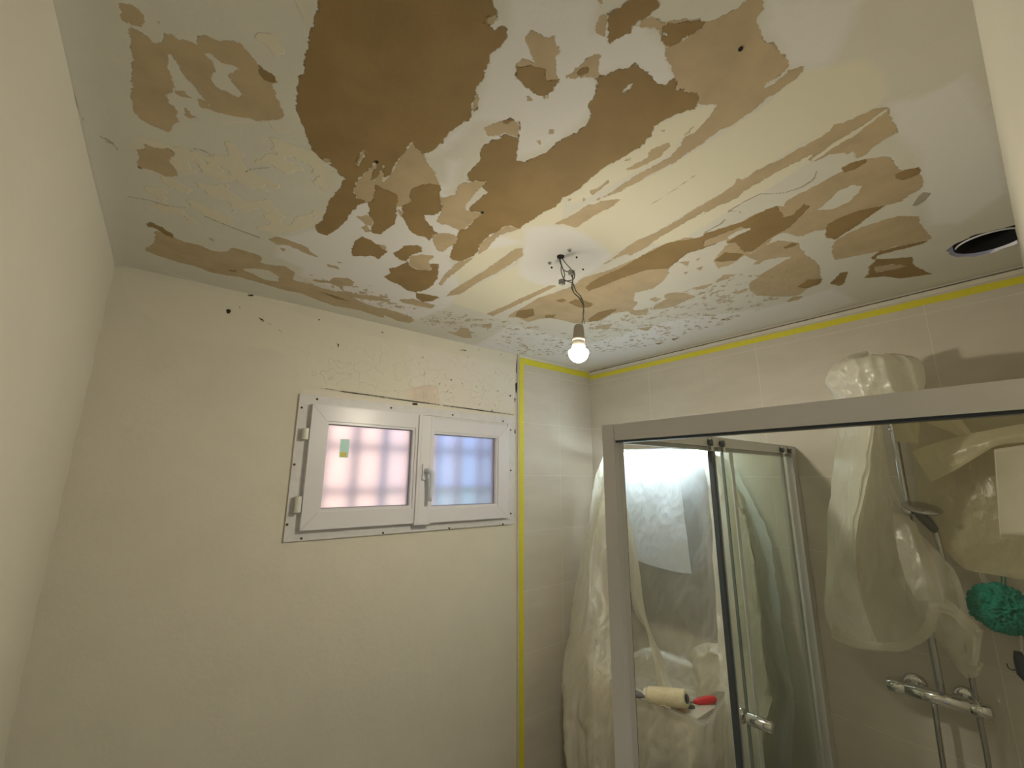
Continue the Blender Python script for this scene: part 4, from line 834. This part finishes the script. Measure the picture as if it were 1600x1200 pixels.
hs = obj('hand_shower', lathe(bmesh.new(), [(0, .012), (.03, .011), (.05, .004), (.052, 0), (.048, -.005), (0, -.006)], fc_, Vector((-.25, -.25, 1)), 36), M_dchrome, colm, True)
obj('hand_shower_grip', tube(bmesh.new(), spline([on_x(1432, 800, 2.03), on_x(1446, 812, 2.05), on_x(1462, 830, 2.06)], 10), [.010, .013, .015, .016, .016, .016, .015, .014, .013, .010], 16), mat('dark_chrome', (.12, .12, .12), .3, metal=.8), hs, True)
obj('hose', tube(bmesh.new(), spline([on_x(1462, 830, 2.06), on_x(1475, 880, 2.06), on_x(1495, 950, 2.07), on_x(1510, 1010, 2.08), on_x(1520, 1070, 2.09), on_x(1532, 1130, 2.10), on_x(1545, 1200, 2.10), on_x(1560, 1330, 2.10)], 70), .0075, 12), M_dchrome, colm, True)
obj('lower_pipe', tube(bmesh.new(), spline([(2.085, .385, 1.04), (2.085, .39, .8), (2.085, .385, .5), (2.085, .33, .35), (2.09, .285, .5)], 40), .008, 12), M_dchrome, colm, True)
mx_ = thing('mixer_valve', 'chrome horizontal bar mixer tap on the shower wall tiles', 'mixer tap', (2.09, .378, 1.05))
mp0 = on_x(1388, 1072, 2.09); mp1 = on_x(1551, 1111, 2.09); mz = (mp0.z+mp1.z)/2
mp0.z = mp1.z = mz; md_ = (mp1-mp0)
obj('valve_body', tube(bmesh.new(), [mp0.lerp(mp1, t_) for t_ in (0, .006, .18, .185, .192, .197, .8, .805, .815, .82, .994, 1)], [.019, .022, .022, .020, .020, .022, .022, .020, .020, .022, .022, .019], 32), M_chrome, mx_, True)
for y in (.438, .312):
    fl_ = obj('wall_flange', tube(bmesh.new(), [(XR-.001, y, mz+.005), (XR-.014, y, mz+.005), (XR-.018, y, mz+.005)], [.033, .032, .024], 28), M_chrome, mx_, True)
    obj('inlet', tube(bmesh.new(), [(XR-.016, y, mz+.005), (2.10, y, mz)], .014, 16), M_chrome, fl_, True)
# loofah
lc = on_x(1563, 950, 2.075)
bm = bmesh.new(); bmesh.ops.create_icosphere(bm, subdivisions=6, radius=1)
for v in bm.verts:
    n_ = v.co.normalized(); r_ = .058*(1+.10*noise.noise(n_*2.2)) + .014*(1-2.5*abs(noise.noise(n_*6+Vector((3, 1, 2))))) + .005*(1-2.5*abs(noise.noise(n_*18)))
    v.co = lc+Vector((n_.x*.9, n_.y*1.02, n_.z*1.0))*r_
lf = thing('bath_puff', 'teal green mesh bath puff hanging on the shower wall', 'bath puff', lc)
obj('mesh_ball', bm, M_green, lf, True)
obj('cord', tube(bmesh.new(), spline([lc+Vector((.03, -.01, .05)), lc+Vector((.055, -.012, .08)), lc+Vector((.06, -.018, .11)), lc+Vector((.05, -.02, .08)), lc+Vector((.03, -.015, .05))], 24), .0015, 8), M_green, lf, True)
obj('hook', tube(bmesh.new(), [(XR-.001, lc.y-.012, lc.z+.095), (XR-.028, lc.y-.012, lc.z+.093), (XR-.032, lc.y-.012, lc.z+.104)], .005, 12), M_dchrome, lf, True)
# dark hanger at the frame edge
q0 = on_x(1590, 1018, 2.10); q1 = on_x(1602, 1062, 2.10)
hk = thing('wall_hook', 'dark hanger with a thin curved hook on the shower wall below the bath puff', 'hook', q0)
bm = bmesh.new(); tube(bm, [q0, q0.lerp(q1, .3), q0.lerp(q1, .8), q1+Vector((0, -.02, -.02))], [.009, .014, .016, .010], 14); obj('body', bm, M_seal, hk, True)
obj('hook_wire', tube(bmesh.new(), spline([on_x(1573, 1037, 2.12), on_x(1576, 1044, 2.11), on_x(1583, 1047, 2.105), on_x(1590, 1045, 2.10)], 14), .0014, 8), M_seal, hk, True)
obj('hanging_strap', tube(bmesh.new(), [on_x(1594, 983, 2.12), on_x(1596, 1020, 2.11)], .004, 8), M_cream, hk, True)

# plastic over the overhead rose
cap = thing('plastic_bag', 'crumpled plastic wrapped round the overhead shower rose, above the front rail', 'plastic bag', (1.83, .36, 2.05))
cc = Vector((1.83, .345, 2.075)); bm = bmesh.new(); nr, na = 40, 120; Rg = []
for i in range(nr+1):
    t_ = i/nr; row = []
    for k in range(na):
        a = 2*math.pi*k/na
        if t_ < .5: r_ = .120*math.sin(t_*math.pi)**.75; z = .075*math.cos(t_*math.pi)**.9 if t_ < .5 else 0
        else: r_ = .120-.018*(t_-.5)*2; z = -.11*(t_-.5)*2
        x_ = cc.x+r_*math.cos(a); y_ = cc.y+r_*.95*math.sin(a); z_ = cc.z+z + (.03*max(0, math.cos(a-1.2)) if t_ < .5 else .0)*(1-t_*2 if t_ < .5 else 0)
        c_ = Vector((x_, y_, z_)); n_ = Vector((math.cos(a), math.sin(a), .5))
        d = .016*(1-2.2*abs(noise.noise(Vector((math.cos(a)*2.2, math.sin(a)*2.2, t_*2+4))))) + .005*(1-2.2*abs(noise.noise(c_*38)))
        row.append(bm.verts.new(c_+n_*d*min(1, .25+t_*2)))
    Rg.append(row)
for i in range(nr):
    for k in range(na): bm.faces.new((Rg[i][k], Rg[i][(k+1) % na], Rg[i+1][(k+1) % na], Rg[i+1][k]))
obj('wrap', bm, M_filmlit, cap, True)
# long hanging film
b0 = [(1306,625,1.97),(1308,690,2.0),(1302,770,2.03),(1296,850,2.05),(1292,930,2.07),(1303,985,2.07)]
b1 = [(1305,622,1.84),(1305,690,1.87),(1298,770,1.91),(1291,850,1.94),(1284,945,1.97),(1298,996,1.985)]
b2 = [(1332,620,1.75),(1328,690,1.78),(1320,770,1.82),(1311,850,1.86),(1303,930,1.91),(1330,1010,1.95)]
b3 = [(1368,615,1.71),(1362,690,1.74),(1350,770,1.78),(1336,850,1.83),(1345,930,1.90),(1375,1015,1.95)]
b4 = [(1371,640,1.84),(1368,700,1.88),(1366,770,1.92),(1375,840,1.96),(1395,930,1.97),(1420,1014,1.97)]
b5 = [(1374,650,1.92),(1384,720,1.96),(1400,790,2.0),(1425,850,2.0),(1438,920,1.97),(1455,990,1.96)]
b6 = [(1376,660,1.98),(1392,740,2.01),(1415,800,2.03),(1465,865,2.02),(1472,920,1.98),(1482,965,1.96)]
b7 = [(1380,670,2.01),(1398,750,2.03),(1425,808,2.04),(1482,880,2.04),(1508,930,2.0),(1520,985,1.99)]
bag = thing('plastic_sheet', 'long pale plastic sheet hanging below the front rail beside the hand shower, its hem ballooning', 'plastic sheet', (1.95, .4, 1.4))
drape('bright_edge_fall', [b0, b1, b2, b3], 60, 150, M_filmlit, bag, .004, 21)
drape('body', [b3, b4, b5, b6, b7], 90, 150, M_filmbag, bag, .007, 25)
e0 = [(1445,958,1.96),(1450,985,1.97),(1468,1010,1.98),(1490,1040,2.0),(1508,1058,2.0)]
e1 = [(1462,944,1.93),(1470,975,1.95),(1480,1010,1.97),(1495,1035,1.99),(1515,1060,2.0)]
e2 = [(1495,955,1.94),(1505,985,1.96),(1510,1010,1.98),(1520,1035,1.99),(1530,1058,2.0)]
e3 = [(1520,970,1.97),(1532,985,1.97),(1530,1010,1.98),(1532,1035,1.99),(1541,1038,2.0)]
drape('lower_flap', [e0, e1, e2, e3], 40, 60, M_filmbag, bag, .005, 31)
drape('hem', [[(1300,975,1.955),(1322,988,1.935),(1350,1000,1.925),(1385,1003,1.93),(1412,1000,1.94),(1436,984,1.94),(1450,958,1.93),(1462,940,1.92)], [(1299,997,1.965),(1320,1006,1.94),(1345,1014,1.93),(1385,1017,1.935),(1420,1015,1.95),(1455,992,1.95),(1464,966,1.94),(1470,948,1.93)]], 14, 120, M_filmhem, bag, .002, 51)
drape('turned_edge', [[(1448,940,1.915),(1468,936,1.92),(1488,942,1.93),(1510,962,1.94),(1530,980,1.955),(1537,984,1.96)], [(1452,952,1.915),(1468,948,1.92),(1490,958,1.93),(1506,976,1.935),(1520,985,1.95),(1532,988,1.955)], [(1460,958,1.92),(1475,958,1.925),(1492,966,1.935),(1508,982,1.94),(1520,990,1.952),(1530,992,1.957)]], 16, 70, M_filmhem, bag, .002, 53)
drape('side_pleat', [[(1517,985,1.965),(1520,1005,1.97),(1518,1025,1.975),(1514,1040,1.98)], [(1537,984,1.955),(1533,1003,1.965),(1530,1025,1.972),(1526,1040,1.978)]], 14, 40, M_filmhem, bag, .002, 55)
drape('front_crease', [[(1395,800,1.93),(1400,850,1.90),(1412,900,1.885),(1432,940,1.90)], [(1415,805,1.94),(1432,850,1.90),(1445,900,1.88),(1455,940,1.90)], [(1432,818,1.96),(1458,865,1.94),(1470,905,1.91),(1476,940,1.915)]], 30, 70, M_filmhem, bag, .004, 57)
# yellowish film to the right
k0 = [(1385,642,2.07),(1400,668,2.07),(1420,700,2.07),(1428,735,2.07),(1430,765,2.07),(1432,800,2.07)]
k1 = [(1440,640,2.07),(1450,672,2.07),(1458,715,2.07),(1462,765,2.06),(1464,810,2.06),(1470,855,2.07)]
k2 = [(1490,636,2.07),(1500,680,2.07),(1508,730,2.06),(1512,785,2.05),(1514,840,2.05),(1508,890,2.06)]
k3 = [(1540,632,2.07),(1548,680,2.06),(1555,730,2.05),(1558,785,2.04),(1556,840,2.04),(1550,898,2.05)]
k4 = [(1600,626,2.07),(1602,680,2.06),(1605,730,2.04),(1606,785,2.03),(1606,845,2.03),(1604,907,2.04)]
k5 = [(1660,620,2.07),(1662,680,2.06),(1665,730,2.04),(1666,785,2.03),(1664,845,2.03),(1660,910,2.04)]
ys = thing('plastic_sheet', 'dull yellowish plastic sheet with a folded edge, stretched to the right of the shower rail', 'plastic sheet', (2.05, .15, 1.7))
drape('folded_film', [k0, k1, k2, k3, k4, k5], 110, 110, M_filmyel, ys, .0022, 41)
drape('turned_fold', [[(1425,705,2.0),(1470,690,1.99),(1520,678,1.985),(1565,668,1.98),(1610,660,1.98),(1660,655,1.98)], [(1438,728,1.985),(1480,714,1.965),(1525,696,1.955),(1562,684,1.95),(1610,676,1.95),(1660,672,1.95)], [(1455,753,1.985),(1490,736,1.97),(1528,713,1.96),(1560,696,1.955),(1610,690,1.955),(1660,686,1.955)]], 26, 90, M_filmyel2, ys, .0018, 43)
drape('upper_fold', [[(1415,640,2.0),(1450,662,2.0),(1485,676,2.0),(1515,690,2.0)], [(1450,634,1.98),(1475,650,1.97),(1500,668,1.98),(1522,688,1.99)], [(1480,630,1.98),(1495,646,1.97),(1510,666,1.98),(1526,688,1.99)]], 24, 60, M_filmyel2, ys, .003, 44)
g0 = [(1376,612,1.90),(1384,640,1.93),(1395,668,1.96),(1400,690,1.98)]
g1 = [(1400,606,1.88),(1410,640,1.93),(1424,670,1.97),(1436,692,1.98)]
drape('hanging_corner', [g0, g1, [(1428,606,1.90),(1436,640,1.96),(1440,665,1.99),(1436,690,2.0)]], 30, 40, M_filmyel, ys, .003, 45)
pp = [on_x(1553, 702, 1.93), on_x(1630, 690, 1.93), on_x(1630, 836, 1.93), on_x(1562, 839, 1.93)]
bm = bmesh.new(); V = []
for i in range(21):
    row = []
    for j in range(21):
        a, c = i/20, j/20; p = (pp[0].lerp(pp[1], a)).lerp(pp[3].lerp(pp[2], a), c); p.x += .012*math.sin(a*2.4+c)+.006*noise.noise(p*9)
        row.append(bm.verts.new(p))
    V.append(row)
for i in range(20):
    for j in range(20): bm.faces.new((V[i][j], V[i+1][j], V[i+1][j+1], V[i][j+1]))
o = obj('paper_sheet', bm, M_paper, None, True, label='stained cream masking paper hanging over the yellowish plastic at the right edge', cat='paper'); md = o.modifiers.new('s', 'SOLIDIFY'); md.thickness = .0006
